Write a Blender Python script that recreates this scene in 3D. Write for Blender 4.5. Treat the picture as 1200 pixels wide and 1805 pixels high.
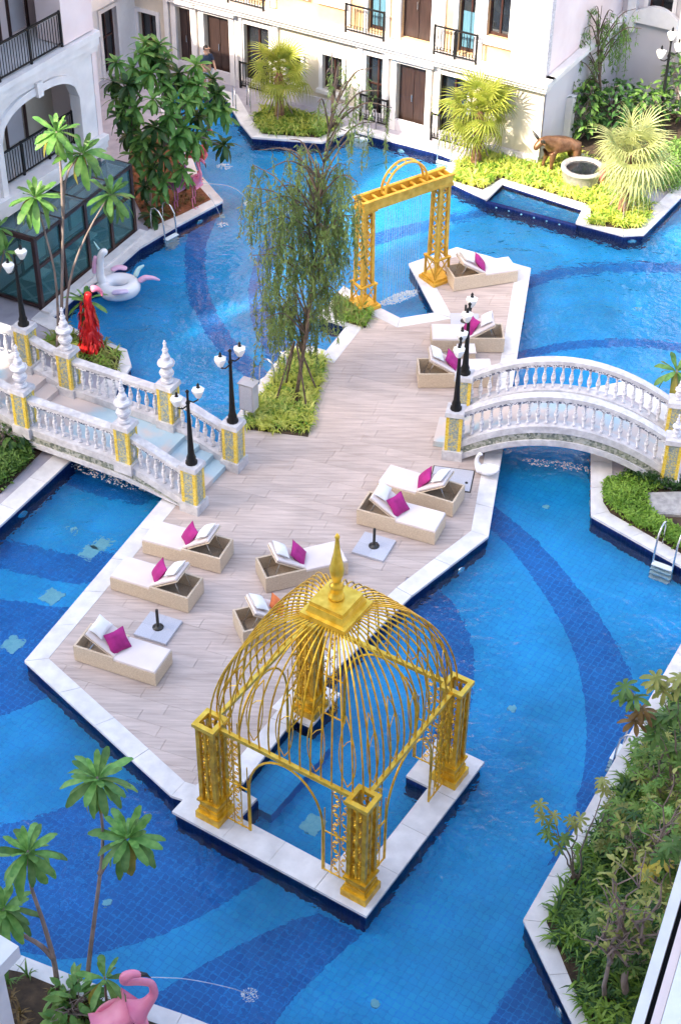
import bpy, bmesh, math, random
from mathutils import Vector, Matrix, Quaternion
R = math.radians
PI = math.pi
random.seed(7)
for o in list(bpy.data.objects):
    bpy.data.objects.remove(o)
scene = bpy.context.scene
COL = scene.collection

# ------------------------------------------------------------------ camera
CAM_H = 25.0                                  # metres above the deck
PITCH, ROLL = R(39.8), R(0.8)
FPX, CXP, CYP = 2820.0, 600.0, 902.5          # focal length and centre on a 1200 x 1805 survey sheet
cam_data = bpy.data.cameras.new('camera')
cam = bpy.data.objects.new('camera', cam_data)
COL.objects.link(cam)
cam_data.sensor_fit = 'VERTICAL'
cam_data.sensor_height = 24.0
cam_data.lens = FPX / 1805.0 * 24.0
cam_data.clip_start = 0.5
cam_data.clip_end = 2000
cam.matrix_world = Matrix.Translation((0, 0, CAM_H)) @ Matrix.Rotation(PI / 2 - PITCH, 4, 'X') @ Matrix.Rotation(ROLL, 4, 'Z')
scene.camera = cam

# ------------------------------------------------------------------ light
SUN_AZ, SUN_EL = R(-140), R(38)               # direction towards the sun
world = bpy.data.worlds.new('World')
scene.world = world
world.use_nodes = True
wn = world.node_tree.nodes
sky = wn.new('ShaderNodeTexSky')
sky.sky_type = 'NISHITA'
sky.sun_disc = False
sky.sun_elevation = SUN_EL
sky.sun_rotation = PI / 2 - SUN_AZ
sky.air_density = 1.0
sky.dust_density = 3.0
sky.ozone_density = 0.6
wn['Background'].inputs[1].default_value = 0.15
world.node_tree.links.new(sky.outputs[0], wn['Background'].inputs[0])
sun_data = bpy.data.lights.new('sun', 'SUN')
sun_data.energy = 2.0
sun_data.angle = R(0.53)
sun_data.color = (1.0, 0.93, 0.80)
sun = bpy.data.objects.new('sun', sun_data)
COL.objects.link(sun)
to_sun = Vector((math.cos(SUN_AZ) * math.cos(SUN_EL), math.sin(SUN_AZ) * math.cos(SUN_EL), math.sin(SUN_EL)))
sun.rotation_euler = (-to_sun).to_track_quat('-Z', 'Y').to_euler()
sun.location = to_sun * 80
scene.view_settings.view_transform = 'Standard'
scene.view_settings.look = 'None'
scene.view_settings.gamma = 1.0
scene.view_settings.exposure = 2.42
scene.view_settings.use_white_balance = True
scene.view_settings.white_balance_temperature = 7050
scene.cycles.max_bounces = 8
scene.cycles.transparent_max_bounces = 16
scene.cycles.caustics_reflective = False
scene.cycles.caustics_refractive = True
scene.cycles.sample_clamp_indirect = 4.0
scene.cycles.blur_glossy = 1.0

# ------------------------------------------------------------------ survey helpers
_fwd = Vector((0, math.cos(PITCH), -math.sin(PITCH)))
_rt = Vector((1, 0, 0))
_up = _rt.cross(_fwd)
def _ray(u, v):
    x, y = (u - CXP) / FPX, -(v - CYP) / FPX
    c, s = math.cos(ROLL), math.sin(ROLL)
    x, y = c * x - s * y, s * x + c * y
    return _fwd + _rt * x + _up * y
def G(u, v, z=0.0):
    """survey point of the sheet at height z, in metres"""
    d = _ray(u, v)
    return Vector((0, 0, CAM_H)) + d * ((z - CAM_H) / d.z)
def V(u, v, y):
    """survey point of the sheet in the upright plane at distance y"""
    d = _ray(u, v)
    return Vector((0, 0, CAM_H)) + d * (y / d.y)
def G2(pts, z=0.0):
    return [G(u, v, z).to_2d() for u, v in pts]

# ------------------------------------------------------------------ mesh builder
class MB:
    def __init__(self):
        self.v, self.f = [], []
    def add(self, vs, fs):
        n = len(self.v)
        self.v += [tuple(p) for p in vs]
        self.f += [tuple(i + n for i in q) for q in fs]
        return self
    def box(self, c, s, rz=0.0, m=None, tx=1.0, ty=1.0):
        hx, hy, hz = s[0] / 2, s[1] / 2, s[2] / 2
        P = [(-hx, -hy, -hz), (hx, -hy, -hz), (hx, hy, -hz), (-hx, hy, -hz),
             (-hx * tx, -hy * ty, hz), (hx * tx, -hy * ty, hz), (hx * tx, hy * ty, hz), (-hx * tx, hy * ty, hz)]
        M = m if m else Matrix.Rotation(rz, 3, 'Z')
        c = Vector(c)
        self.add([c + M @ Vector(p) for p in P],
                 [(0, 3, 2, 1), (4, 5, 6, 7), (0, 1, 5, 4), (1, 2, 6, 5), (2, 3, 7, 6), (3, 0, 4, 7)])
        return self
    def bar(self, a, b, w, h=None, up=(0, 0, 1)):
        a, b = Vector(a), Vector(b)
        d = (b - a)
        L = d.length
        if L < 1e-6:
            return self
        d.normalize()
        u = Vector(up)
        if abs(d.dot(u)) > .98:
            u = Vector((1, 0, 0))
        s = d.cross(u).normalized()
        u = s.cross(d)
        M = Matrix((d, s, u)).transposed()
        return self.box((a + b) / 2, (L, w, h or w), m=M)
    def tube(self, pts, r, n=6, cap=True):
        pts = [Vector(p) for p in pts]
        m = len(pts)
        rr = list(r) if hasattr(r, '__len__') else [r] * m
        t0 = (pts[1] - pts[0]).normalized()
        ref = Vector((0, 0, 1)) if abs(t0.z) < .9 else Vector((1, 0, 0))
        nrm = t0.cross(ref).normalized()
        vs, fs = [], []
        prev = t0
        for i, p in enumerate(pts):
            t = (pts[min(i + 1, m - 1)] - pts[max(i - 1, 0)]).normalized()
            q = prev.rotation_difference(t)
            nrm = (q @ nrm)
            nrm = (nrm - t * nrm.dot(t)).normalized()
            b = t.cross(nrm)
            prev = t
            for k in range(n):
                a = 2 * PI * k / n
                vs.append(p + (nrm * math.cos(a) + b * math.sin(a)) * rr[i])
        for i in range(m - 1):
            for k in range(n):
                k2 = (k + 1) % n
                fs.append((i * n + k, i * n + k2, (i + 1) * n + k2, (i + 1) * n + k))
        if cap:
            fs.append(tuple(range(n))[::-1])
            fs.append(tuple((m - 1) * n + k for k in range(n)))
        return self.add(vs, fs)
    def lathe(self, prof, n=10, c=(0, 0, 0), square=False):
        c = Vector(c)
        vs, fs = [], []
        for r, z in prof:
            for k in range(n):
                a = 2 * PI * (k + (.5 if square else 0)) / n
                vs.append(c + Vector((r * math.cos(a), r * math.sin(a), z)))
        for i in range(len(prof) - 1):
            for k in range(n):
                k2 = (k + 1) % n
                fs.append((i * n + k, i * n + k2, (i + 1) * n + k2, (i + 1) * n + k))
        fs.append(tuple(range(n))[::-1])
        fs.append(tuple((len(prof) - 1) * n + k for k in range(n)))
        return self.add(vs, fs)
    def prism(self, poly, z0, z1):
        n = len(poly)
        ar = sum(poly[i][0] * poly[(i + 1) % n][1] - poly[(i + 1) % n][0] * poly[i][1] for i in range(n))
        if ar < 0:
            poly = poly[::-1]
        vs = [(p[0], p[1], z0) for p in poly] + [(p[0], p[1], z1) for p in poly]
        fs = [tuple(range(n))[::-1], tuple(range(n, 2 * n))]
        fs += [(i, (i + 1) % n, n + (i + 1) % n, n + i) for i in range(n)]
        return self.add(vs, fs)
    def sweep(self, sec, path, frames):
        """sec: list of (a,b); frames: list of (sideways, up) per path point; closed section, capped"""
        n, m = len(sec), len(path)
        vs, fs = [], []
        for p, (s, u) in zip(path, frames):
            for a, b in sec:
                vs.append(Vector(p) + Vector(s) * a + Vector(u) * b)
        for i in range(m - 1):
            for k in range(n):
                k2 = (k + 1) % n
                fs.append((i * n + k, i * n + k2, (i + 1) * n + k2, (i + 1) * n + k))
        fs.append(tuple(range(n))[::-1])
        fs.append(tuple((m - 1) * n + k for k in range(n)))
        return self.add(vs, fs)
    def mesh(self, name, mat, smooth=False):
        me = bpy.data.meshes.new(name)
        me.from_pydata(self.v, [], self.f)
        me.materials.append(mat)
        if smooth:
            me.polygons.foreach_set('use_smooth', [True] * len(me.polygons))
        me.update()
        return me
    def build(self, name, mat, parent=None, smooth=False, loc=None, rot=None):
        return link(name, self.mesh(name, mat, smooth), parent, loc, rot)

def link(name, me, parent=None, loc=None, rot=None, scale=None):
    o = bpy.data.objects.new(name, me)
    COL.objects.link(o)
    if parent is not None:
        o.parent = parent
    if loc is not None:
        o.location = loc
    if rot is not None:
        if isinstance(rot, (int, float)):
            o.rotation_euler = (0, 0, rot)
        elif isinstance(rot, (Quaternion, Matrix)):
            o.rotation_euler = rot.to_euler()
        else:
            o.rotation_euler = rot
    if scale is not None:
        o.scale = (scale,) * 3 if isinstance(scale, (int, float)) else scale
    return o
def tag(o, label, cat, group=None):
    o['label'] = label
    o['category'] = cat
    if group:
        o['group'] = group
    return o
def thing(name, label, cat, loc=(0, 0, 0), rz=0.0, group=None):
    o = bpy.data.objects.new(name, None)
    o.empty_display_size = .2
    COL.objects.link(o)
    o.location = loc
    o.rotation_euler = (0, 0, rz)
    return tag(o, label, cat, group)
def struct(o):
    o['kind'] = 'structure'
    return o
def stuff(o):
    o['kind'] = 'stuff'
    return o
def skin(name, nodes, edges, mat, parent=None, loc=None, rot=None, sub=2, smooth=True):
    """nodes: list of (x,y,z,rx[,ry]); grows one continuous body along the edges; node 0 is the root"""
    me = bpy.data.meshes.new(name)
    me.from_pydata([n[:3] for n in nodes], edges, [])
    me.materials.append(mat)
    if not me.skin_vertices:
        bm = bmesh.new()
        bm.from_mesh(me)
        bm.verts.layers.skin.verify()
        bm.to_mesh(me)
        bm.free()
    sv = me.skin_vertices[0].data
    for i, n in enumerate(nodes):
        sv[i].radius = (n[3], n[4] if len(n) > 4 else n[3])
        sv[i].use_root = (i == 0)
    o = link(name, me, parent, loc, rot)
    m = o.modifiers.new('skin', 'SKIN')
    m.use_smooth_shade = smooth
    s = o.modifiers.new('sub', 'SUBSURF')
    s.levels = s.render_levels = sub
    return o

# ------------------------------------------------------------------ materials
def _nt(name):
    m = bpy.data.materials.new(name)
    m.use_nodes = True
    return m, m.node_tree.nodes, m.node_tree.links, m.node_tree.nodes['Principled BSDF']
def rgb(c):
    return (c[0], c[1], c[2], 1.0)
def pmat(name, c1, c2=None, scale=6.0, rough=.6, bump=0.0, bscale=None, metal=0.0, rand=0.0, stretch=None, detail=4, spec=.5, trans=0.0, lo=.35, hi=.65, stain=0.0, sscale=.4):
    m, N, L, B = _nt(name)
    tc = N.new('ShaderNodeTexCoord')
    src = tc.outputs['Object']
    if stretch:
        mp = N.new('ShaderNodeMapping')
        mp.inputs['Rotation'].default_value = (0, 0, stretch[3] if len(stretch) > 3 else 0)
        mp.inputs['Scale'].default_value = stretch[:3]
        L.new(src, mp.inputs[0])
        src = mp.outputs[0]
    B.inputs['Roughness'].default_value = rough
    B.inputs['Metallic'].default_value = metal
    B.inputs['Specular IOR Level'].default_value = spec
    out = None
    if c2 is not None:
        nz = N.new('ShaderNodeTexNoise')
        nz.inputs['Scale'].default_value = scale
        nz.inputs['Detail'].default_value = detail
        L.new(src, nz.inputs['Vector'])
        rp = N.new('ShaderNodeValToRGB')
        rp.color_ramp.elements[0].position = lo
        rp.color_ramp.elements[0].color = rgb(c1)
        rp.color_ramp.elements[1].position = hi
        rp.color_ramp.elements[1].color = rgb(c2)
        L.new(nz.outputs['Fac'], rp.inputs[0])
        out = rp.outputs[0]
    if rand:
        oi = N.new('ShaderNodeObjectInfo')
        mr = N.new('ShaderNodeMapRange')
        mr.inputs['To Min'].default_value = 1 - rand
        mr.inputs['To Max'].default_value = 1 + rand
        L.new(oi.outputs['Random'], mr.inputs[0])
        hs = N.new('ShaderNodeHueSaturation')
        if out is None:
            hs.inputs['Color'].default_value = rgb(c1)
        else:
            L.new(out, hs.inputs['Color'])
        L.new(mr.outputs[0], hs.inputs['Value'])
        out = hs.outputs[0]
    if stain and out is not None:
        ns = N.new('ShaderNodeTexNoise')
        ns.inputs['Scale'].default_value = sscale
        ns.inputs['Detail'].default_value = 7
        ns.inputs['Roughness'].default_value = .65
        L.new(tc.outputs['Object'], ns.inputs['Vector'])
        ms = N.new('ShaderNodeMapRange')
        ms.inputs['From Min'].default_value = .38
        ms.inputs['From Max'].default_value = .62
        ms.inputs['To Min'].default_value = 1 - stain
        ms.inputs['To Max'].default_value = 1.0
        L.new(ns.outputs['Fac'], ms.inputs[0])
        h2 = N.new('ShaderNodeHueSaturation')
        L.new(out, h2.inputs['Color'])
        L.new(ms.outputs[0], h2.inputs['Value'])
        out = h2.outputs[0]
    if out is not None:
        L.new(out, B.inputs['Base Color'])
    else:
        B.inputs['Base Color'].default_value = rgb(c1)
    if bump:
        nb = N.new('ShaderNodeTexNoise')
        nb.inputs['Scale'].default_value = bscale or scale * 4
        nb.inputs['Detail'].default_value = 5
        L.new(src, nb.inputs['Vector'])
        bp = N.new('ShaderNodeBump')
        bp.inputs['Strength'].default_value = bump
        bp.inputs['Distance'].default_value = .02
        L.new(nb.outputs['Fac'], bp.inputs['Height'])
        L.new(bp.outputs[0], B.inputs['Normal'])
    if trans:
        B.inputs['Subsurface Weight'].default_value = 0.0
        tr = N.new('ShaderNodeBsdfTranslucent')
        mx = N.new('ShaderNodeMixShader')
        mx.inputs[0].default_value = trans
        if out is not None:
            L.new(out, tr.inputs[0])
        else:
            tr.inputs[0].default_value = rgb(c1)
        L.new(B.outputs[0], mx.inputs[1])
        L.new(tr.outputs[0], mx.inputs[2])
        L.new(mx.outputs[0], N['Material Output'].inputs[0])
    return m

def tile_mat(name, c1, c2, mortar, size=.15, rot=R(58), rough=.12, wob=.035, msize=.07, bias=0.0, dirt=0.25):
    """square mosaic tiles, laid at an angle, uneven glaze"""
    m, N, L, B = _nt(name)
    tc = N.new('ShaderNodeTexCoord')
    src = tc.outputs['Object']
    if wob:
        nz = N.new('ShaderNodeTexNoise')
        nz.inputs['Scale'].default_value = 2.2
        nz.inputs['Detail'].default_value = 3
        L.new(src, nz.inputs['Vector'])
        sb = N.new('ShaderNodeVectorMath'); sb.operation = 'SUBTRACT'
        sb.inputs[1].default_value = (.5, .5, .5)
        L.new(nz.outputs['Color'], sb.inputs[0])
        sc = N.new('ShaderNodeVectorMath'); sc.operation = 'SCALE'
        sc.inputs['Scale'].default_value = wob * 2
        L.new(sb.outputs[0], sc.inputs[0])
        ad = N.new('ShaderNodeVectorMath'); ad.operation = 'ADD'
        L.new(src, ad.inputs[0]); L.new(sc.outputs[0], ad.inputs[1])
        src = ad.outputs[0]
    mp = N.new('ShaderNodeMapping')
    mp.inputs['Rotation'].default_value = (0, 0, -rot)
    L.new(src, mp.inputs[0])
    br = N.new('ShaderNodeTexBrick')
    br.offset = 0.0
    br.inputs['Color1'].default_value = rgb(c1)
    br.inputs['Color2'].default_value = rgb(c2)
    br.inputs['Mortar'].default_value = rgb(mortar)
    br.inputs['Scale'].default_value = 1.0
    br.inputs['Mortar Size'].default_value = size * msize
    br.inputs['Brick Width'].default_value = size
    br.inputs['Row Height'].default_value = size
    br.inputs['Bias'].default_value = bias
    L.new(mp.outputs[0], br.inputs['Vector'])
    n2 = N.new('ShaderNodeTexNoise')
    n2.inputs['Scale'].default_value = .55
    n2.inputs['Detail'].default_value = 6
    L.new(src, n2.inputs['Vector'])
    mr = N.new('ShaderNodeMapRange')
    mr.inputs['From Min'].default_value = .3
    mr.inputs['From Max'].default_value = .7
    mr.inputs['To Min'].default_value = 1 - dirt
    mr.inputs['To Max'].default_value = 1 + dirt * .6
    L.new(n2.outputs['Fac'], mr.inputs[0])
    hs = N.new('ShaderNodeHueSaturation')
    L.new(br.outputs['Color'], hs.inputs['Color'])
    L.new(mr.outputs[0], hs.inputs['Value'])
    L.new(hs.outputs[0], B.inputs['Base Color'])
    B.inputs['Roughness'].default_value = rough + .25
    B.inputs['Specular IOR Level'].default_value = .15
    return m

def mosaic_mat(name, cols, scale=26.0, rough=.3, stretch=(1, 1, 1), cells='F1'):
    """broken-tile mosaic: voronoi cells picking from a list of glaze colours, grout between"""
    m, N, L, B = _nt(name)
    tc = N.new('ShaderNodeTexCoord')
    mp = N.new('ShaderNodeMapping')
    mp.inputs['Scale'].default_value = stretch
    L.new(tc.outputs['Object'], mp.inputs[0])
    vo = N.new('ShaderNodeTexVoronoi')
    vo.inputs['Scale'].default_value = scale
    L.new(mp.outputs[0], vo.inputs['Vector'])
    sp = N.new('ShaderNodeSeparateColor')
    L.new(vo.outputs['Color'], sp.inputs[0])
    rp = N.new('ShaderNodeValToRGB')
    rp.color_ramp.interpolation = 'CONSTANT'
    e = rp.color_ramp.elements
    e[0].color = rgb(cols[0]); e[0].position = 0
    e[1].color = rgb(cols[1]); e[1].position = 1 / len(cols)
    for i in range(2, len(cols)):
        x = e.new(i / len(cols)); x.color = rgb(cols[i])
    L.new(sp.outputs[0], rp.inputs[0])
    L.new(rp.outputs[0], B.inputs['Base Color'])
    B.inputs['Roughness'].default_value = rough
    return m

def leaf_mat(name, c1, c2, rand=.25, scale=3.0, trans=.35, rough=.45):
    return pmat(name, c1, c2, scale=scale, rough=rough, rand=rand, trans=trans, detail=2, spec=.4)

M = {}
M['coping'] = pmat('white_stone', (.66, .64, .65), (.78, .76, .77), 3.0, .55, bump=.12, bscale=60, rand=.05, stain=.14, sscale=1.1)
M['paving'] = pmat('grey_paving', (.33, .31, .36), (.43, .40, .45), 2.5, .7, bump=.1)
M['plank'] = pmat('pale_wood_plank', (.43, .345, .315), (.62, .515, .475), 1.6, .55, bump=.15, bscale=5, rand=.07, stretch=(.55, 9, 1, R(20)), detail=6, lo=.3, hi=.7, stain=.16, sscale=.45)
M['navy'] = tile_mat('navy_wall_tile', (.005, .014, .095), (.008, .022, .13), (.012, .035, .15), size=.1, rot=0, wob=0)
M['pool_light'] = tile_mat('blue_floor_tile', (.004, .45, .97), (.007, .51, .99), (.003, .37, .90), wob=.012)
M['pool_dark'] = tile_mat('dark_blue_floor_tile', (.002, .17, .60), (.004, .21, .67), (.006, .32, .82), wob=.012)
M['pool_pale'] = pmat('pale_cyan_tile', (.25, .62, .75), (.35, .72, .82), 12, .4)
M['wall'] = pmat('cream_render', (.60, .54, .46), (.68, .61, .52), 1.2, .85, bump=.1, bscale=30, stain=.12)
M['wall_warm'] = pmat('peach_render', (.64, .40, .20), (.71, .48, .28), .8, .85, bump=.1, bscale=30, stain=.1)
M['wall_grey'] = pmat('lavender_grey_render', (.50, .48, .53), (.58, .56, .60), .7, .85, bump=.1, bscale=30)
M['wall_pink'] = pmat('pink_render', (.70, .58, .58), (.77, .66, .66), 1.0, .85, bump=.1, bscale=30)
M['white'] = pmat('white_paint', (.68, .66, .67), (.76, .74, .74), 2.0, .55, bump=.05, bscale=40, stain=.10, sscale=.8)
M['stone_white'] = pmat('white_split_stone', (.42, .40, .43), (.64, .61, .63), 9, .8, bump=1.0, bscale=16, stretch=(1, 1, 2.2))
M['iron'] = pmat('black_iron', (.006, .006, .007), (.012, .012, .013), 20, .5, spec=.25)
M['brown'] = pmat('dark_brown_door', (.028, .016, .014), (.048, .027, .023), 3, .4, stretch=(6, 6, .6))
M['brown_frame'] = pmat('dark_brown_frame', (.030, .012, .010), (.05, .02, .016), 5, .4)
M['gold'] = pmat('gold_paint', (.58, .30, .014), (.86, .53, .045), 7, .32, metal=.5, bump=.15, bscale=40)
M['gold_bright'] = pmat('gold_leaf', (.74, .44, .035), (.92, .62, .09), 6, .28, metal=.5, bump=.12, bscale=30)
M['gold_soft'] = pmat('gold_satin', (.62, .33, .03), (.82, .50, .08), 5, .42, metal=.35, bump=.15, bscale=40)
M['wicker'] = pmat('pale_wicker', (.54, .42, .31), (.72, .60, .47), 40, .75, bump=.6, bscale=90, rand=.06, stretch=(1, 1, 2.5))
M['wicker_in'] = pmat('brown_wicker', (.30, .22, .15), (.42, .32, .23), 40, .8, bump=.6, bscale=90)
M['cushion'] = pmat('cream_cushion', (.70, .62, .61), (.77, .69, .68), 2, .9, bump=.12, bscale=25)
M['pillow_white'] = pmat('white_pillow', (.74, .73, .74), (.80, .79, .80), 3, .9, bump=.3, bscale=9)
M['pillow_pink'] = pmat('magenta_pillow', (.30, .008, .14), (.42, .015, .20), 6, .8, bump=.3, bscale=10)
M['pillow_orange'] = pmat('orange_pillow', (.60, .12, .03), (.72, .18, .05), 6, .8, bump=.3, bscale=10)
M['slab'] = pmat('grey_granite', (.42, .43, .50), (.55, .56, .63), 60, .5, bump=.1, rand=.05)
M['soil'] = pmat('dark_soil', (.035, .022, .014), (.08, .05, .03), 5, .95, bump=.8, bscale=20)
M['rust_soil'] = pmat('rust_mulch', (.16, .05, .02), (.30, .11, .05), 9, .95, bump=.9, bscale=30)
M['mosaic_yellow'] = mosaic_mat('yellow_grey_mosaic', [(.30, .34, .30), (.22, .28, .30), (.60, .48, .12), (.36, .38, .30), (.26, .30, .26), (.50, .46, .28)], 26)
M['mosaic_grey'] = mosaic_mat('grey_green_mosaic', [(.20, .22, .17), (.32, .33, .28), (.12, .14, .12), (.40, .40, .36)], 16)
M['mosaic_band'] = mosaic_mat('black_white_mosaic', [(.75, .75, .78), (.08, .09, .14), (.70, .70, .75), (.15, .17, .24)], 30)
M['mosaic_floor'] = pmat('pastel_mosaic', (.58, .50, .48), (.38, .52, .60), .9, .4, bump=.2, bscale=40, detail=5, lo=.46, hi=.58)
M['bridge_white'] = pmat('bridge_white', (.52, .51, .55), (.68, .67, .70), 7, .5, bump=.15, bscale=30, stain=.2, sscale=2.0)
M['mosaic_strip_yellow'] = mosaic_mat('yellow_strip_mosaic', [(.72, .50, .04), (.80, .60, .10), (.66, .44, .03), (.75, .58, .15)], 30)
M['baluster'] = pmat('white_baluster', (.50, .50, .57), (.78, .77, .80), 9, .45, stretch=(.5, .5, 3.0), detail=1, lo=.42, hi=.55)
M['bark'] = pmat('grey_bark', (.20, .15, .13), (.32, .25, .22), 7, .9, bump=.6, bscale=25, stretch=(1, 1, .4))
M['bark_dark'] = pmat('brown_bark', (.09, .06, .045), (.17, .12, .09), 8, .9, bump=.7, bscale=25)
M['bark_red'] = pmat('palm_fibre', (.16, .07, .04), (.28, .14, .09), 12, .95, bump=.9, bscale=30)
M['leaf'] = leaf_mat('plumeria_leaf', (.055, .17, .035), (.13, .29, .07), rand=.3)
M['leaf_near'] = leaf_mat('plumeria_leaf_fresh', (.08, .23, .045), (.21, .40, .10), rand=.4)
M['leaf_old'] = leaf_mat('plumeria_leaf_yellowing', (.20, .20, .03), (.38, .30, .05), rand=.2)
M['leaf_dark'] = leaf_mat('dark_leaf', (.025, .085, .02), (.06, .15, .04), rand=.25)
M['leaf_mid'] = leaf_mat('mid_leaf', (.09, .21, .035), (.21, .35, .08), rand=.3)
M['leaf_olive'] = leaf_mat('olive_leaf', (.20, .25, .06), (.36, .38, .11), rand=.25)
M['leaf_rust'] = leaf_mat('rust_leaf', (.15, .085, .03), (.26, .16, .05), rand=.25)
M['leaf_yellow'] = leaf_mat('yellow_leaf', (.50, .42, .05), (.62, .52, .10), rand=.15)
M['lime'] = leaf_mat('lime_strap_leaf', (.46, .52, .07), (.70, .72, .20), rand=.2)
M['lime_green'] = leaf_mat('green_strap_leaf', (.15, .30, .035), (.30, .47, .08), rand=.2)
M['weep'] = leaf_mat('weeping_leaf', (.13, .22, .05), (.28, .38, .11), rand=.2)
M['palm'] = leaf_mat('palm_leaf', (.22, .28, .035), (.42, .44, .08), rand=.25, trans=.45)
M['palm_pale'] = leaf_mat('pale_palm_leaf', (.34, .38, .14), (.52, .54, .25), rand=.2, trans=.4)
M['flamingo'] = pmat('pink_paint', (.78, .20, .34), (.84, .28, .40), 4, .4, bump=.1)
M['flamingo_red'] = pmat('coral_paint', (.74, .10, .12), (.80, .18, .18), 4, .4, bump=.1)
M['flamingo_purple'] = pmat('mauve_paint', (.45, .12, .30), (.55, .18, .36), 4, .45, bump=.1)
M['red'] = pmat('red_paint', (.55, .008, .012), (.65, .02, .02), 6, .4, bump=.3)
M['black'] = pmat('black_paint', (.015, .015, .017), (.03, .03, .03), 10, .4)
M['vinyl'] = pmat('white_vinyl', (.78, .78, .82), (.82, .82, .85), 2, .25)
M['vinyl_pink'] = pmat('pink_vinyl', (.75, .38, .55), (.80, .48, .66), 2, .3)
M['vinyl_mint'] = pmat('mint_vinyl', (.45, .72, .70), (.55, .78, .76), 2, .3)
M['vinyl_lilac'] = pmat('lilac_vinyl', (.55, .45, .68), (.65, .55, .75), 2, .3)
M['bronze'] = pmat('bronze', (.13, .06, .03), (.27, .14, .075), 6, .38, metal=.5, bump=.3)
M['metal'] = pmat('steel', (.60, .62, .65), (.68, .70, .72), 20, .25, metal=.9)
M['step'] = pmat('white_plastic', (.68, .76, .80), (.75, .82, .85), 8, .5)
M['util'] = pmat('grey_cabinet', (.36, .35, .38), (.44, .43, .46), 3, .6)
M['glass_white'] = pmat('opal_glass', (.80, .80, .78), (.84, .84, .82), 5, .2)
M['concrete'] = pmat('stone_ring', (.26, .25, .25), (.40, .38, .37), 7, .8, bump=.5)
M['foam'] = pmat('water_foam', (.78, .84, .88), (.85, .89, .92), 9, .5, trans=.4)
M['curtain'] = pmat('blue_curtain', (.05, .14, .20), (.09, .22, .30), 4, .8, stretch=(8, 8, .3))
M['skin'] = pmat('skin', (.42, .24, .17), (.48, .29, .21), 8, .55)
M['hair'] = pmat('dark_hair', (.02, .014, .012), (.035, .025, .02), 20, .5)
M['shirt'] = pmat('dark_blue_shirt', (.02, .035, .07), (.04, .06, .11), 9, .85)
M['shorts'] = pmat('pale_blue_shorts', (.30, .42, .55), (.38, .50, .62), 9, .85)
M['teal'] = tile_mat('teal_floor_tile', (.06, .20, .22), (.10, .28, .28), (.35, .5, .5), size=.6, rot=R(60), wob=0)

def glass_mat(name, tint, refl=.5, alpha=.75):
    m, N, L, B = _nt(name)
    N.remove(B)
    t = N.new('ShaderNodeBsdfTransparent'); t.inputs[0].default_value = rgb(tint)
    g = N.new('ShaderNodeBsdfGlossy'); g.inputs['Roughness'].default_value = .03
    fr = N.new('ShaderNodeFresnel'); fr.inputs[0].default_value = 1.55
    mx = N.new('ShaderNodeMixShader')
    L.new(fr.outputs[0], mx.inputs[0]); L.new(t.outputs[0], mx.inputs[1]); L.new(g.outputs[0], mx.inputs[2])
    L.new(mx.outputs[0], N['Material Output'].inputs[0])
    return m
def sheen_glass(name, col, f):  # sky reflection and pane brightness put into the glass as diffuse colour
    m, N, L, B = _nt(name)
    B.inputs['Base Color'].default_value = rgb(col)
    B.inputs['Roughness'].default_value = .1
    t = N.new('ShaderNodeBsdfTransparent'); t.inputs[0].default_value = (.75, .88, .9, 1)
    mx = N.new('ShaderNodeMixShader'); mx.inputs[0].default_value = f
    L.new(t.outputs[0], mx.inputs[1]); L.new(B.outputs[0], mx.inputs[2])
    L.new(mx.outputs[0], N['Material Output'].inputs[0])
    return m
M['glass_roof'] = sheen_glass('sheen_roof_glass', (.22, .30, .33), .35)
M['glass'] = sheen_glass('tinted_wall_glass', (.10, .24, .25), .30)
M['pane'] = pmat('dark_window_glass', (.010, .012, .016), (.03, .035, .04), 1.5, .06, spec=.8)
def water_mat():
    m, N, L, B = _nt('pool_water')
    N.remove(B)
    tc = N.new('ShaderNodeTexCoord')
    n1 = N.new('ShaderNodeTexNoise'); n1.inputs['Scale'].default_value = 1.6; n1.inputs['Detail'].default_value = 3; n1.inputs['Distortion'].default_value = .6
    n2 = N.new('ShaderNodeTexNoise'); n2.inputs['Scale'].default_value = 6.5; n2.inputs['Detail'].default_value = 2
    n3 = N.new('ShaderNodeTexNoise'); n3.inputs['Scale'].default_value = .13; n3.inputs['Detail'].default_value = 1
    for n in (n1, n2, n3):
        L.new(tc.outputs['Object'], n.inputs['Vector'])
    ma = N.new('ShaderNodeMath'); ma.operation = 'MULTIPLY_ADD'; ma.inputs[1].default_value = .3
    L.new(n2.outputs['Fac'], ma.inputs[0]); L.new(n1.outputs['Fac'], ma.inputs[2])
    mr = N.new('ShaderNodeMapRange'); mr.inputs['From Min'].default_value = .42; mr.inputs['From Max'].default_value = .6
    mr.inputs['To Min'].default_value = .30; mr.inputs['To Max'].default_value = 1.0
    L.new(n3.outputs['Fac'], mr.inputs[0])
    bp = N.new('ShaderNodeBump'); bp.inputs['Distance'].default_value = .16
    L.new(ma.outputs[0], bp.inputs['Height']); L.new(mr.outputs[0], bp.inputs['Strength'])
    t = N.new('ShaderNodeBsdfRefraction'); t.inputs[0].default_value = (.82, .97, 1.0, 1); t.inputs['IOR'].default_value = 1.33; t.inputs['Roughness'].default_value = 0
    L.new(bp.outputs[0], t.inputs['Normal'])
    g = N.new('ShaderNodeBsdfGlossy'); g.inputs['Roughness'].default_value = .02
    L.new(bp.outputs[0], g.inputs['Normal'])
    fr = N.new('ShaderNodeFresnel'); fr.inputs[0].default_value = 1.36
    L.new(bp.outputs[0], fr.inputs['Normal'])
    mx = N.new('ShaderNodeMixShader')
    L.new(fr.outputs[0], mx.inputs[0]); L.new(t.outputs[0], mx.inputs[1]); L.new(g.outputs[0], mx.inputs[2])
    L.new(mx.outputs[0], N['Material Output'].inputs[0])
    return m
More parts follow.
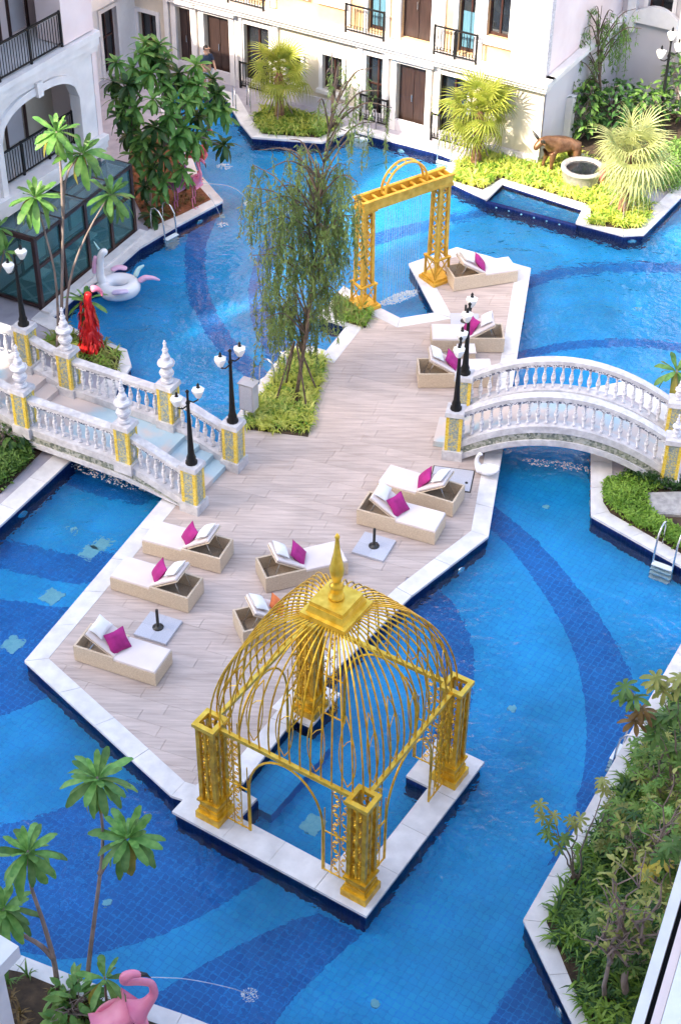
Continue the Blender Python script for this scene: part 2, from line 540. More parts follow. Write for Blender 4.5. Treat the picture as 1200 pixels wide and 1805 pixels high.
M['water'] = water_mat()
def jet_mat():
    m, N, L, B = _nt('falling_water')
    N.remove(B)
    t = N.new('ShaderNodeBsdfTransparent'); t.inputs[0].default_value = (.9, .95, 1, 1)
    d = N.new('ShaderNodeBsdfDiffuse'); d.inputs[0].default_value = (.8, .86, .9, 1)
    mx = N.new('ShaderNodeMixShader'); mx.inputs[0].default_value = .4
    L.new(t.outputs[0], mx.inputs[1]); L.new(d.outputs[0], mx.inputs[2])
    L.new(mx.outputs[0], N['Material Output'].inputs[0])
    return m
M['jet'] = jet_mat()
# ================================================================== the setting
WZ, FZ = -0.17, -.82                         # water level, pool floor
E1 = Vector((math.cos(R(-30)), math.sin(R(-30)), 0))     # along the back facade, to the right
E2 = Vector((math.cos(R(60)), math.sin(R(60)), 0))       # away from the camera
def area(poly):
    n = len(poly)
    return sum(poly[i][0] * poly[(i + 1) % n][1] - poly[(i + 1) % n][0] * poly[i][1] for i in range(n)) / 2
def offset(poly, w):
    """inward mitred offset of a counter-clockwise polygon"""
    n = len(poly)
    out = []
    for i in range(n):
        p, a, b = Vector(poly[i]), Vector(poly[i - 1]), Vector(poly[(i + 1) % n])
        d1, d2 = (p - a).normalized(), (b - p).normalized()
        n1, n2 = Vector((-d1.y, d1.x)), Vector((-d2.y, d2.x))
        k = 1 + n1.dot(n2)
        out.append(p + (n1 + n2) * (w / max(k, .35)))
    return out
def sheet(name, poly, z, mat, parent=None):
    return MB().add([(p[0], p[1], z) for p in poly], [tuple(range(len(poly)))]).build(name, mat, parent)
def bank(name, poly, edges, w=.42, top=None, slab=1.15, zt=0.0):
    """a block of land standing in the pool, with a coping of stone slabs on the listed edges"""
    if area(poly) < 0:
        n = len(poly)
        poly = poly[::-1]
        edges = [(n - 2 - e) % n for e in edges]
    inner = offset(poly, w)
    blk = struct(MB().prism(poly, FZ - .2, zt - .03).build(name, M['navy']))
    ins = offset(poly, .02)
    sheet('paving', ins, zt - .022, top or M['paving'], blk)
    lip = offset(poly, -.035)
    n = len(poly)
    for e in edges:
        a, b, c, d = Vector(lip[e]), Vector(lip[(e + 1) % n]), Vector(inner[(e + 1) % n]), Vector(inner[e])
        L = (b - a).length
        k = max(1, round(L / slab))
        g = .006 / max(L, .1)
        for i in range(k):
            t0, t1 = i / k + g, (i + 1) / k - g
            q = [a.lerp(b, t0), a.lerp(b, t1), d.lerp(c, t1), d.lerp(c, t0)]
            dz = random.uniform(-.002, .002)
            MB().prism(q, zt - .06, zt + .006 + dz).build('coping_slab', M['coping'], blk)
    return blk, inner

# ground and pool basin
struct(sheet('ground', [(-250, -200), (250, -200), (250, 300), (-250, 300)], FZ - .12, M['paving']))
basin = [(-30, 5), (30, 5), (30, 60), (-30, 60)]
floor_ = struct(sheet('pool_floor', basin, FZ, M['pool_light']))
struct(sheet('pool_water', basin, WZ, M['water']))
# dark curved bands in the floor tiling
def smooth_line(pts, n=28):
    P = [Vector(p) for p in pts]
    P = [P[0] * 2 - P[1]] + P + [P[-1] * 2 - P[-2]]
    out = []
    m = len(P) - 3
    for k in range(n + 1):
        t = k / n * m
        i = min(int(t), m - 1)
        f = t - i
        a, b, c, d = P[i:i + 4]
        out.append(.5 * (2 * b + (c - a) * f + (2 * a - 5 * b + 4 * c - d) * f * f + (3 * b - a - 3 * c + d) * f ** 3))
    return out
def band(left, right, z=.004):
    a, b = smooth_line(G2(left, FZ)), smooth_line(G2(right, FZ))
    n = len(a)
    vs = [(p[0], p[1], FZ + z) for p in a] + [(p[0], p[1], FZ + z) for p in b]
    MB().add(vs, [(i, i + 1, n + i + 1, n + i) for i in range(n - 1)]).build('tile_band', M['pool_dark'], floor_)
band([(345, 400), (328, 450), (330, 520), (350, 580), (392, 640), (445, 690), (500, 720)], [(392, 385), (367, 440), (364, 500), (380, 560), (412, 612), (450, 655), (500, 690)])
band([(500, 380), (465, 440), (440, 520), (447, 590), (470, 640), (500, 680)], [(540, 380), (500, 440), (475, 520), (478, 570), (500, 610), (530, 640)])
band([(640, 455), (720, 432), (800, 410), (867, 397), (913, 402), (960, 410)], [(640, 432), (720, 412), (800, 393), (867, 383), (920, 386), (960, 394)], .006)
band([(880, 545), (935, 522), (1000, 504), (1080, 496), (1200, 497), (1300, 510)], [(880, 520), (935, 500), (1000, 486), (1080, 479), (1200, 481), (1300, 492)])
band([(860, 670), (935, 645), (1000, 632), (1100, 627), (1180, 634), (1260, 655)], [(860, 650), (935, 630), (1000, 618), (1100, 613), (1180, 619), (1260, 638)])
band([(830, 915), (862, 945), (905, 990), (955, 1060), (1000, 1140), (1025, 1230), (1030, 1330), (1010, 1440), (960, 1540)], [(850, 890), (905, 935), (960, 985), (1020, 1055), (1070, 1125), (1108, 1200), (1120, 1280), (1110, 1380), (1080, 1480)])
band([(690, 1070), (730, 1095), (765, 1150), (775, 1230), (760, 1330)], [(740, 1040), (795, 1075), (828, 1140), (832, 1220), (815, 1320)], .006)
band([(290, 1425), (230, 1390), (150, 1420), (60, 1455), (-60, 1480)], [(470, 1560), (330, 1640), (220, 1680), (90, 1700), (-80, 1640)])
band([(560, 1620), (480, 1650), (400, 1690), (320, 1735), (240, 1790)], [(640, 1660), (600, 1690), (550, 1740), (500, 1790), (470, 1850)])
band([(960, 1690), (930, 1715), (890, 1760), (850, 1830)], [(1060, 1760), (1040, 1780), (1030, 1810), (1020, 1860)])
band([(-60, 1190), (0, 1180), (60, 1180), (110, 1180)], [(-60, 1280), (0, 1275), (60, 1255), (120, 1225)])
band([(-60, 1060), (0, 1068), (50, 1075), (110, 1085), (160, 1080)], [(-60, 1180), (0, 1180), (60, 1180), (110, 1180), (150, 1150)], .006)
band([(-60, 945), (0, 962), (60, 975), (130, 990), (240, 985)], [(-60, 1000), (0, 1015), (60, 1030), (130, 1042), (200, 1040)], .006)
band([(60, 850), (120, 868), (180, 890), (250, 905)], [(120, 780), (200, 810), (280, 830), (340, 850)], .006)
# pale panels and inlet dots on the floor
def floor_quad(name, pts, mat, z=.012):
    q = G2(pts, FZ)
    MB().prism(q, FZ + .002, FZ + z).build(name, mat, floor_)
for (u, v) in ((182, 974), (160, 988), (94, 1066), (26, 1150), (552, 1466)):
    c = G(u, v, FZ)
    MB().box(c + Vector((0, 0, .012)), (.46, .40, .02), rz=R(58)).build('floor_panel', M['pool_pale'], floor_)
for (u, v) in ((129, 950), (960, 908), (901, 1262), (192, 1604), (660, 1780), (445, 360), (392, 398), (1120, 560)):
    c = G(u, v, FZ)
    MB().lathe([(.0, 0), (.10, .0), (.09, .03), (.0, .035)], 12, c).build('floor_inlet', M['pool_pale'], floor_)

# ---- the island with the timber deck
ISLAND = G2([(47, 1165), (304, 1401), (345, 1414), (427, 1378), (507, 1278), (565, 1201), (616, 1153), (723, 1049), (858, 945),
             (882, 800), (933, 473), (805, 437), (722, 465), (768, 552), (705, 562), (655, 537), (606, 506), (562, 558), (613, 574), (576, 620),
             (531, 606), (500, 622), (455, 683), (425, 725), (395, 770), (290, 878)])
island, deck_poly = bank('island', ISLAND, [i for i in range(len(ISLAND))], w=.40)
# timber deck, each plank its own piece
def make_planks(poly, parent, ang=R(-20), wid=.30, ln=1.9):
    bm = bmesh.new()
    f = bm.faces.new([bm.verts.new((p[0], p[1], 0)) for p in poly])
    d = Vector((math.cos(ang), math.sin(ang), 0))
    nn = Vector((-d.y, d.x, 0))
    lo = min(Vector((p[0], p[1], 0)).dot(nn) for p in poly)
    hi = max(Vector((p[0], p[1], 0)).dot(nn) for p in poly)
    rows = int((hi - lo) / wid) + 1
    def cut(faces, co, no):
        geom = list({v for f in faces for v in f.verts}) + list({e for f in faces for e in f.edges}) + list(faces)
        bmesh.ops.bisect_plane(bm, geom=geom, dist=1e-5, plane_co=co, plane_no=no)
    for r in range(1, rows):
        cut(bm.faces[:], nn * (lo + r * wid), nn)
    byrow = {}
    for f in bm.faces:
        byrow.setdefault(int((f.calc_center_median().dot(nn) - lo) / wid), []).append(f)
    rnd = random.Random(3)
    for r, fs in byrow.items():
        fs = list(fs)
        a = min(v.co.dot(d) for f in fs for v in f.verts)
        b = max(v.co.dot(d) for f in fs for v in f.verts)
        s = a + rnd.uniform(.4, ln)
        while s < b:
            cur = [f for f in bm.faces if int((f.calc_center_median().dot(nn) - lo) / wid) == r]
            cut(cur, d * s, d)
            s += ln
    pieces = []
    for f in bm.faces:
        pts = [v.co.to_2d() for v in f.verts]
        if abs(area(pts)) > .01:
            pieces.append((abs(area(pts)), pts))
    bm.free()
    pieces.sort(key=lambda t: -t[0])
    def plank_mb(mb, pts):
        if area(pts) < 0:
            pts = pts[::-1]
        c = sum((Vector(p) for p in pts), Vector((0, 0))) / len(pts)
        sh = []
        for p in pts:
            q = Vector(p) - c
            sh.append(c + q * (1 - .004 / max(q.length, .05)))
        z = rnd.uniform(-.0015, .0015)
        n = len(sh)
        vs = [(p[0], p[1], -.021) for p in sh] + [(p[0], p[1], z) for p in sh]
        mb.add(vs, [tuple(range(n, 2 * n))] + [(i, (i + 1) % n, n + (i + 1) % n, n + i) for i in range(n)])
        return mb
    for a, pts in pieces[:300]:
        plank_mb(MB(), pts).build('plank', M['plank'], parent)
    rest = MB()
    for a, pts in pieces[300:]:
        plank_mb(rest, pts)
    if rest.v:
        stuff(rest.build('planks', M['plank'], parent))
make_planks(deck_poly, island)

# ---- gazebo platform: four corner pads joined along the two outer sides
GZ = Vector((-.12, 21.32, 0))
GA = R(-32.3)
gx, gy = Vector((math.cos(GA), math.sin(GA), 0)), Vector((-math.sin(GA), math.cos(GA), 0))
def gz(a, b, z=0):
    return GZ + gx * a + gy * b + Vector((0, 0, z))
HP = 2.23
plat = struct(MB().prism([gz(*p).to_2d() for p in [(-HP, -HP), (HP, -HP), (HP, HP), (HP - 1.1, HP), (HP - 1.1, HP - 1.15), (HP - .6, HP - 1.15), (HP - .6, -HP + 1.1),
              (HP - 1.1, -HP + 1.1), (HP - 1.1, -HP + .6), (-HP + 1.2, -HP + .6), (-HP + 1.2, -HP + 1.15), (-HP, -HP + 1.15)]], FZ - .1, -.05).build('gazebo_platform', M['navy']))
HL = HP + .05
def pslab(pts):
    MB().prism([gz(*p).to_2d() for p in pts], -.055, .012).build('coping_slab', M['coping'], plat)
pslab([(-HL, -HL), (-HL + 1.22, -HL), (-HL + 1.22, -HL + 1.2), (-HL, -HL + 1.2)])
pslab([(HL - 1.15, -HL + .63), (HL - 1.15, -HL), (HL, -HL), (HL, -HL + 1.15), (HL - 1.15, -HL + 1.15)])
pslab([(HL, HL), (HL - 1.15, HL), (HL - 1.15, HL - 1.2), (HL, HL - 1.2)])
for i in range(2):
    s0, s1 = -HL + 1.226, HL - 1.156
    a, b = s0 + (s1 - s0) * i / 2, s0 + (s1 - s0) * (i + 1) / 2 - .006
    pslab([(a, -HL), (b, -HL), (b, -HL + .62), (a, -HL + .62)])
    s0, s1 = -HL + 1.156, HL - 1.206
    a, b = s0 + (s1 - s0) * i / 2, s0 + (s1 - s0) * (i + 1) / 2 - .006
    pslab([(HL, a), (HL, b), (HL - .62, b), (HL - .62, a)])
pad = struct(MB().prism([gz(*p).to_2d() for p in [(-HP + .05, HP - 1.05), (-HP + .95, HP - 1.05), (-HP + .95, HP), (-HP + .05, HP)]], FZ - .1, -.05).build('gazebo_pad', M['navy']))
MB().prism([gz(*p).to_2d() for p in [(-HP, HP - 1.1), (-HP + 1.0, HP - 1.1), (-HP + 1.0, HP + .05), (-HP, HP + .05)]], -.055, .012).build('coping_slab', M['coping'], pad)
# drowned bench inside the gazebo
struct(MB().prism([gz(*p).to_2d() for p in [(-HP + .1, -HP + 1.2), (-.75, -HP + 1.2), (-.75, HP - 1.1), (-HP + .1, HP - 1.1)]], FZ - .1, -.46).build('pool_bench', M['pool_light']))

# ---- left bank, back terrace and garden, planters
LEFT = [(392, 354), (304, 401), (245, 436), (196, 480), (136, 519), (91, 559), (150, 590), (222, 617), (230, 645), (131, 803), (28, 899), (-120, 1035)]
lp = G2(LEFT) + [Vector((-26, 27)), Vector((-26, 62)), Vector((-6.5, 57))] + G2([(292, 150), (345, 300)])
left_bank, _ = bank('left_bank', lp, list(range(11)) + [len(lp) - 2, len(lp) - 1], w=.46)
BACK = [(285, 136), (400, 172), (424, 215), (445, 241), (568, 250), (596, 238), (624, 230), (764, 266), (802, 280), (778, 312), (857, 350), (885, 322), (1028, 368), (1016, 392), (1098, 414), (1133, 412), (1200, 345), (1330, 240)]
bp_ = G2(BACK) + [Vector((26, 62)), Vector((26, 75)), Vector((-9, 75))]
back_bank, _ = bank('back_terrace', bp_, list(range(17)), w=.42)
# the shallow plunge basin let into the garden bank
jac = struct(MB().prism(G2([(857, 352), (1016, 394), (1028, 370), (885, 324)]), FZ - .1, -.34).build('plunge_basin', M['pool_light']))
q = G2([(857, 352), (1016, 394)])
dn = (q[1] - q[0]).normalized(); nn = Vector((-dn.y, dn.x))
MB().prism([q[0] - nn * .02, q[1] - nn * .02, q[1] + nn * .14, q[0] + nn * .14], FZ, -.10).build('basin_wall', M['navy'], jac)
sheet('basin_water', G2([(859, 353), (1015, 394), (1029, 368), (884, 323)]), -.12, M['water'], jac)
for t in (.12, .26, .40, .54, .68, .82):
    c = q[0].lerp(q[1], t)
    MB().lathe([(.0, 0), (.035, 0), (.03, .02), (0, .02)], 10).build('basin_light', M['pool_pale'], jac, loc=(c.x - nn.x * .03, c.y - nn.y * .03, -.18), rot=(R(90), 0, math.atan2(dn.y, dn.x)))
MID = [(1043, 908), (1043, 685), (1107, 672), (1215, 745)]
mp_ = G2(MID) + [Vector((24, 33)), Vector((24, 20))] + G2([(1330, 1070)])
mid_bank, _ = bank('right_planter', mp_, [0, 1, 2, len(mp_) - 1], w=.50)
LOWR = [(1225, 1095), (925, 1622), (1020, 1820)]
lr_ = G2(LOWR) + [Vector((6, 9)), Vector((24, 9)), Vector((24, 24))]
low_bank, _ = bank('lower_planter', lr_, [0, 1], w=.36)
LOWL = [(-140, 1618), (45, 1690), (160, 1735), (320, 1790), (460, 1845)]
ll_ = G2(LOWL) + [Vector((-2, 10)), Vector((-16, 10))]
corner_bank, _ = bank('corner_planter', ll_, [0, 1, 2, 3], w=.40)

# ---- planting beds (soil) laid into the banks
BEDS = {
 'deck': [(434, 757), (543, 770), (574, 634), (516, 625), (446, 716)],
 'arch': [(592, 528), (632, 540), (655, 552), (644, 578), (588, 562)],
 'back': [(446, 212), (462, 236), (560, 243), (590, 230), (598, 218), (470, 192)],
 'garden': [(806, 288), (796, 318), (850, 335), (884, 314), (1040, 362), (1040, 396), (1100, 404), (1126, 402), (1150, 372), (1100, 320), (990, 262), (880, 268)],
 'right_far': [(1000, 255), (1120, 320), (1230, 250), (1230, 130), (1040, 190)],
 'mid': [(1063, 850), (1062, 885), (1075, 905), (1215, 985), (1280, 960), (1240, 860), (1150, 830)],
 'lower': [(1215, 1175), (962, 1622), (1046, 1830), (1180, 1830), (1290, 1300)],
 'corner': [(-80, 1690), (40, 1715), (150, 1760), (290, 1810), (330, 1900), (-80, 1900)],
 'flamingo': [(262, 402), (320, 378), (372, 352), (330, 305), (290, 230), (230, 250), (228, 330)],
 'red': [(112, 582), (215, 620), (205, 660), (120, 640), (60, 610)],
 'channel': [(-60, 870), (0, 870), (100, 770), (112, 740), (60, 700), (-60, 700)],
}
bed_poly = {}
for k, pts in BEDS.items():
    bed_poly[k] = G2(pts)
    par = {'deck': island, 'arch': island, 'back': back_bank, 'garden': back_bank, 'right_far': back_bank, 'mid': mid_bank, 'lower': low_bank, 'corner': corner_bank, 'flamingo': left_bank, 'red': left_bank, 'channel': left_bank}[k]
    p = bed_poly[k]
    if area(p) < 0:
        p = p[::-1]
    MB().prism(p, -.02, .018).build('soil_bed', M['rust_soil'] if k == 'flamingo' else M['soil'], par)
def in_poly(x, y, poly):
    c = False
    n = len(poly)
    for i in range(n):
        a, b = poly[i], poly[i - 1]
        if (a[1] > y) != (b[1] > y) and x < (b[0] - a[0]) * (y - a[1]) / (b[1] - a[1]) + a[0]:
            c = not c
    return c
def rand_in(poly, rnd):
    xs, ys = [p[0] for p in poly], [p[1] for p in poly]
    while True:
        x, y = rnd.uniform(min(xs), max(xs)), rnd.uniform(min(ys), max(ys))
        if in_poly(x, y, poly):
            return x, y
# low pool lights in the basin walls
def wall_light(u, v, ang, label):
    p = G(u, v, WZ - .12)
    t = thing('pool_light', label, 'pool light', p, ang, 'pool wall lights')
    MB().lathe([(.0, 0), (.11, 0), (.10, .035), (.0, .04)], 14).build('lens', M['pool_pale'], t, rot=(R(90), 0, 0), smooth=False)
    MB().lathe([(.135, -.005), (.135, .02), (.105, .025), (.105, -.005)], 14).build('rim', M['metal'], t, rot=(R(90), 0, 0))
wall_light(41, 909, R(47) + PI, 'oval pool light in the left channel wall by the shaded hedge')
wall_light(985, 1786, R(-72), 'oval pool light under the coping of the lower right planter')
wall_light(811, 1008, R(46) + PI * 0, 'oval pool light below the deck edge beside the gazebo')
wall_light(1113, 428, R(0), 'oval pool light under the garden corner below the largest fan palm')
wall_light(707, 269, R(-30), 'oval pool light under the back terrace by the brown door')
wall_light(352, 394, R(50), 'oval pool light in the wall below the flamingo planter')
wall_light(1040, 890, R(-90), 'oval pool light at the tip of the right planter')
# ================================================================== buildings
def on_plane(u, v, O, ang, c=0.0):
    """local (x, z) of a survey point on the upright plane y=c of a building frame"""
    nrm = Vector((-math.sin(ang), math.cos(ang), 0))
    ax = Vector((math.cos(ang), math.sin(ang), 0))
    d = _ray(u, v)
    o = Vector((0, 0, CAM_H))
    t = (O + nrm * c - o).dot(nrm) / d.dot(nrm)
    p = o + d * t - O
    return p.dot(ax), p.z
def wall_mb(x0, x1, z0, z1, opens, y=0.0, depth=.2):
    mb = MB()
    xs = sorted({x0, x1} | {min(max(v, x0), x1) for o in opens for v in (o[0], o[1])})
    zs = sorted({z0, z1} | {min(max(v, z0), z1) for o in opens for v in (o[2], o[3])})
    for i in range(len(xs) - 1):
        for j in range(len(zs) - 1):
            cx, cz = (xs[i] + xs[i + 1]) / 2, (zs[j] + zs[j + 1]) / 2
            if any(o[0] < cx < o[1] and o[2] < cz < o[3] for o in opens):
                continue
            mb.add([(xs[i], y, zs[j]), (xs[i + 1], y, zs[j]), (xs[i + 1], y, zs[j + 1]), (xs[i], y, zs[j + 1])], [(0, 1, 2, 3)])
    for a, b, c, d in opens:
        mb.add([(a, y, c), (b, y, c), (b, y, d), (a, y, d), (a, y + depth, c), (b, y + depth, c), (b, y + depth, d), (a, y + depth, d)],
               [(0, 1, 5, 4), (1, 2, 6, 5), (2, 3, 7, 6), (3, 0, 4, 7)])
    return mb
def frame_mb(a, b, c, d, y, w=.14, p=.06, sill=True):
    mb = MB()
    t = .05
    mb.box(((a - w / 2), y - p / 2 + t / 2, (c + d) / 2), (w, p + t, d - c + 2 * w * .99))
    mb.box(((b + w / 2), y - p / 2 + t / 2, (c + d) / 2), (w, p + t, d - c + 2 * w * .99))
    mb.box(((a + b) / 2, y - p / 2 + t / 2 - .003, d + w / 2), (b - a + .002, p + t, w))
    if sill:
        mb.box(((a + b) / 2, y - p / 2 - .04, c - w / 2), (b - a + 2 * w + .1, p + .14, w))
    return mb
def window(par, o, y, kind='window', depth=.2, mull=1, w=.14, sill=True, pane=None, fmat=None):
    a, b, c, d = o
    g = MB().box(((a + b) / 2, y + depth + .01, (c + d) / 2), (b - a, .02, d - c)).build(kind, pane or M['pane'], par)
    frame_mb(a, b, c, d, y, w, sill=sill).build('frame', fmat or M['white'], g)
    mb = MB()
    for k in range(mull + 2):
        x = a + (b - a) * k / (mull + 1)
        x = min(max(x, a + .035), b - .035)
        mb.box((x, y + depth - .025, (c + d) / 2), (.06, .05, d - c))
    mb.box(((a + b) / 2, y + depth - .022, d - .035), (b - a - .002, .05, .07))
    mb.box(((a + b) / 2, y + depth - .022, c + .05), (b - a - .002, .05, .10))
    if d - c > 1.6:
        mb.box(((a + b) / 2, y + depth - .02, c + (d - c) * .55), (b - a - .002, .04, .05))
    mb.build('sash', M['brown_frame'], g)
    return g
def door(par, o, y, depth=.18):
    a, b, c, d = o
    m = (a + b) / 2
    g = MB().box(((a + b) / 2, y + depth + .02, (c + d) / 2), (b - a, .04, d - c)).build('door', M['brown_frame'], par)
    for s in (0, 1):
        xa, xb = (a + .03, m - .01) if s == 0 else (m + .01, b - .03)
        MB().box(((xa + xb) / 2, y + depth - .012, (c + d) / 2), (xb - xa, .03, d - c - .06)).build('leaf_panel', M['brown'], g)
    frame_mb(a, b, c, d, y, .2, .1, sill=False).build('frame', M['white'], g)
    MB().box((m, y - .16, d + .24), (b - a + .7, .30, .10)).build('hood', M['white'], g)
    MB().tube([(m - .06, y + depth - .06, c + 1.0), (m - .06, y + depth - .06, c + 1.25)], .015).build('handle', M['metal'], g)
    return g
def railing_mb(x0, x1, y, z, h=1.0, step=.12, post=1.5, scroll=False):
    mb = MB()
    mb.box(((x0 + x1) / 2, y, z + h), (x1 - x0, .055, .05))
    mb.box(((x0 + x1) / 2, y, z + .09), (x1 - x0, .04, .04))
    n = max(1, round((x1 - x0) / post))
    for k in range(n + 1):
        mb.box((x0 + (x1 - x0) * k / n, y, z + h / 2 + .01), (.06, .06, h + .06))
    k = int((x1 - x0) / step)
    for i in range(1, k):
        mb.box((x0 + (x1 - x0) * i / k, y, z + h / 2), (.018, .018, h - .12))
    if scroll:
        for i in range(k):
            x = x0 + (x1 - x0) * (i + .5) / k
            mb.tube([(x + .05 * math.cos(a), y - .012, z + .22 + .06 * math.sin(a)) for a in [2 * PI * j / 8 for j in range(9)]], .009, 4, False)
    return mb

# ---- back building
FB, FA = Vector((.5, 51.3, 0)), R(-30)
bb = thing('hotel_block', 'cream and peach hotel block with balconies and brown doors across the back', 'building', FB, FA)
def fr(bl, tr, c=0.0):
    a, z0 = on_plane(*bl, FB, FA, c)
    b, z1 = on_plane(*tr, FB, FA, c)
    return (a, b, z0, z1)
doors = [fr((366, 146), (406, 53)), fr((697, 232), (753, 134)), fr((318, 135), (340, 44))]
doors = [(a, b, .06, 2.42) for a, b, c, d in doors]
fren = [fr((434, 158), (475, 72)), fr((644, 212), (681, 108)), fr((768, 252), (826, 150))]
fren = [(a, b, .06, 2.40) for a, b, c, d in fren]
wins = [fr((505, 141), (531, 102)), fr((569, 155), (604, 103)), fr((248, 72), (276, 27))]
wins = [(a, b, max(.7, c), min(2.35, d)) for a, b, c, d in wins]
Z1 = 3.2
up_f = [fr((648, 58), (682, 12)), fr((804, 95), (846, 40)), fr((440, 15), (470, 5))]
up_f = [(a, b, Z1 + .08, 5.55) for a, b, c, d in up_f]
up_d = [fr((706, 72), (761, 60))]
up_d = [(a, b, Z1 + .08, 5.6) for a, b, c, d in up_d]
up_w = [fr((857, 62), (898, 50)), fr((571, 4), (603, 0)), fr((495, -10), (535, -16))]
up_w = [(a, b, Z1 + .85, 5.5) for a, b, c, d in up_w]
XL, XR = -10.0, on_plane(962, 130, FB, FA, -.05)[0]
XP = on_plane(905, 60, FB, FA, 0)[0]
gl = wall_mb(XL, XR, -.1, 2.75, doors + fren + wins)
gl.build('wall', M['wall'], bb)
wall_mb(XL, XP, 2.75, 7.0, up_f + up_d + up_w).build('upper_wall', M['wall_warm'], bb)
wall_mb(XL, XR, 7.0, 13.0, [], .01).build('top_wall', M['wall_warm'], bb)
MB().box(((XP + XR) / 2, .05, 5.1), (XR - XP, .3, 3.9)).build('stone_pier', M['stone_white'], bb)
MB().box(((XL + XR) / 2 - .1, 7.0, 6.0), (XR - XL - .3, 13.4, 13.8)).build('core', M['wall_grey'], bb)
MB().box(((XL + XR) / 2, 6.9, 13.15), (XR - XL + .8, 14.6, .3)).build('roof', M['white'], bb)
cor = MB()
for (z, h, p) in ((2.80, .14, .30), (2.95, .17, .42), (3.10, .15, .56)):
    cor.box(((XL + XR) / 2, -p / 2 + .05, z), (XR - XL + 2 * p * .5, p + .1, h))
cor.build('cornice', M['white'], bb)
MB().box(((XL + XR) / 2, -.25, 6.75), (XR - XL + .3, .55, .3)).build('string_course', M['white'], bb)
MB().box(((XL + XR) / 2, -.03, .16), (XR - XL, .1, .45)).build('plinth', M['wall_grey'], bb)
for x in (doors[0][0] - .45, doors[0][1] + .45, doors[1][0] - .42, doors[1][1] + .42, fren[0][0] - .25, fren[0][1] + .3, doors[2][0] - .4, fren[1][0] - .22):
    p = MB().box((x, -.04, 1.5), (.2, .14, 2.5)).build('pilaster', M['white'], bb)
    MB().box((x, -.05, 2.66), (.28, .2, .12)).build('capital', M['white'], p)
for x in (up_f[0][0] - .75, up_d[0][0] - .2, up_d[0][1] + .25, up_f[1][0] - .55, up_w[0][0] - .3, up_f[2][1] + .3):
    MB().box((x, -.03, 4.95), (.2, .12, 3.4)).build('pilaster', M['white'], bb)
for o in doors + up_d:
    door(bb, o, 0)
for o in fren:
    g = window(bb, o, 0, 'french_window', sill=False)
    railing_mb(o[0] - .15, o[1] + .15, -.12, .02, .95, .11, 1.0, True).build('railing', M['iron'], g)
for o in wins:
    window(bb, o, 0)
for o in up_f:
    g = window(bb, o, 0, 'french_window', sill=False)
    MB().box(((o[0] + o[1]) / 2, o[2] + .9, 0)[0:1] and ((o[0] + o[1]) / 2, .16, (o[2] + o[3]) / 2 - .4), (o[1] - o[0] - .2, .02, 1.2)).build('curtain', M['curtain'], g)
    railing_mb(o[0] - .62, o[1] + .12, -.40, Z1, .95, .11, 1.0, True).build('railing', M['iron'], g)
for o in up_w:
    window(bb, o, 0, w=.22)
# lower storey set back wall details: right flank of the block
SX = XR
fl = MB().box((SX - .1, 3.2, 1.35), (.24, 6.2, 2.9)).build('side_wall', M['wall_grey'], bb)
MB().box((SX - .12, 3.2, 5.1), (.2, 6.0, 3.9)).build('side_upper_wall', M['wall_pink'], bb)
c2 = MB()
for (z, h, p) in ((2.92, .16, .16), (3.09, .17, .28)):
    c2.box((SX + p / 2, 3.1, z), (p, 6.4, h))
c2.build('side_cornice', M['white'], bb)
MB().box((SX + .12, 2.0, .9), (.26, .3, 1.7)).build('buttress', M['white'], bb)

# ---- the grey block behind the garden
gb = thing('garden_block', 'lavender grey hotel wall behind the dark shrubs at top right', 'building', FB + E1 * SX + E2 * 6.2, FA)
GO = gb.location.copy()
go = [(on_plane(1135, 62, GO, FA)[0], on_plane(1178, 62, GO, FA)[0], 3.4, 5.7)]
wall_mb(-.1, 22, -.1, 12.5, go).build('wall', M['wall_grey'], gb)
MB().box((11, 5.3, 6.2), (22, 10, 12.4)).build('core', M['wall_grey'], gb)
MB().box((11, 5, 12.65), (22.8, 10.8, .3)).build('roof', M['white'], gb)
g = window(gb, go[0], 0)
for s in (go[0][0] - .5, go[0][1] + .5):
    MB().box((s, -.1, 4.7), (.3, .3, 4.2)).build('pilaster', M['white'], gb)
sm = MB().prism([(go[0][0] - .35, 3.0), (go[0][1] + .35, 3.0), (go[0][1] + .35, 3.35)] + [(go[0][1] + .35 - (go[0][1] - go[0][0] + .7) * k / 10, 3.35 + .3 * math.sin(PI * k / 10)) for k in range(1, 10)] + [(go[0][0] - .35, 3.35)], -.3, -.1)
sm.v = [(x, z, y) for x, y, z in sm.v]
sm.build('sill', M['white'], gb)
sm2 = MB().box(((go[0][0] + go[0][1]) / 2, -.15, 5.95), (go[0][1] - go[0][0] + .8, .3, .35))
for k in range(5):
    sm2.lathe([(0, -.1), (.13, -.1), (.15, .05), (0, .05)], 10, ((go[0][0] + (go[0][1] - go[0][0]) * k / 4), -.2, 5.75))
sm2.build('hood', M['white'], gb)

# ---- left wing with two storeys of balconies
LO, LA = Vector((-7.31, 43.15, 0)), R(60)
lw = thing('hotel_wing', 'white hotel wing with arched opening and black balcony railings at top left', 'building', LO, LA)
def lr(u, v, c=0.0):
    return on_plane(u, v, LO, LA, c)
XA = -16.0
XE = .45
for z in (3.2, 6.4, 9.6):
    s = MB()
    for (dz, h, p) in ((-.09, .18, .10), (-.30, .24, .04), (-.52, .2, -.04)):
        s.box(((XA + XE) / 2, 1.0 - p / 2, z + dz), (XE - XA, 2.0 + p, h))
    s.build('balcony_slab', M['white'], lw)
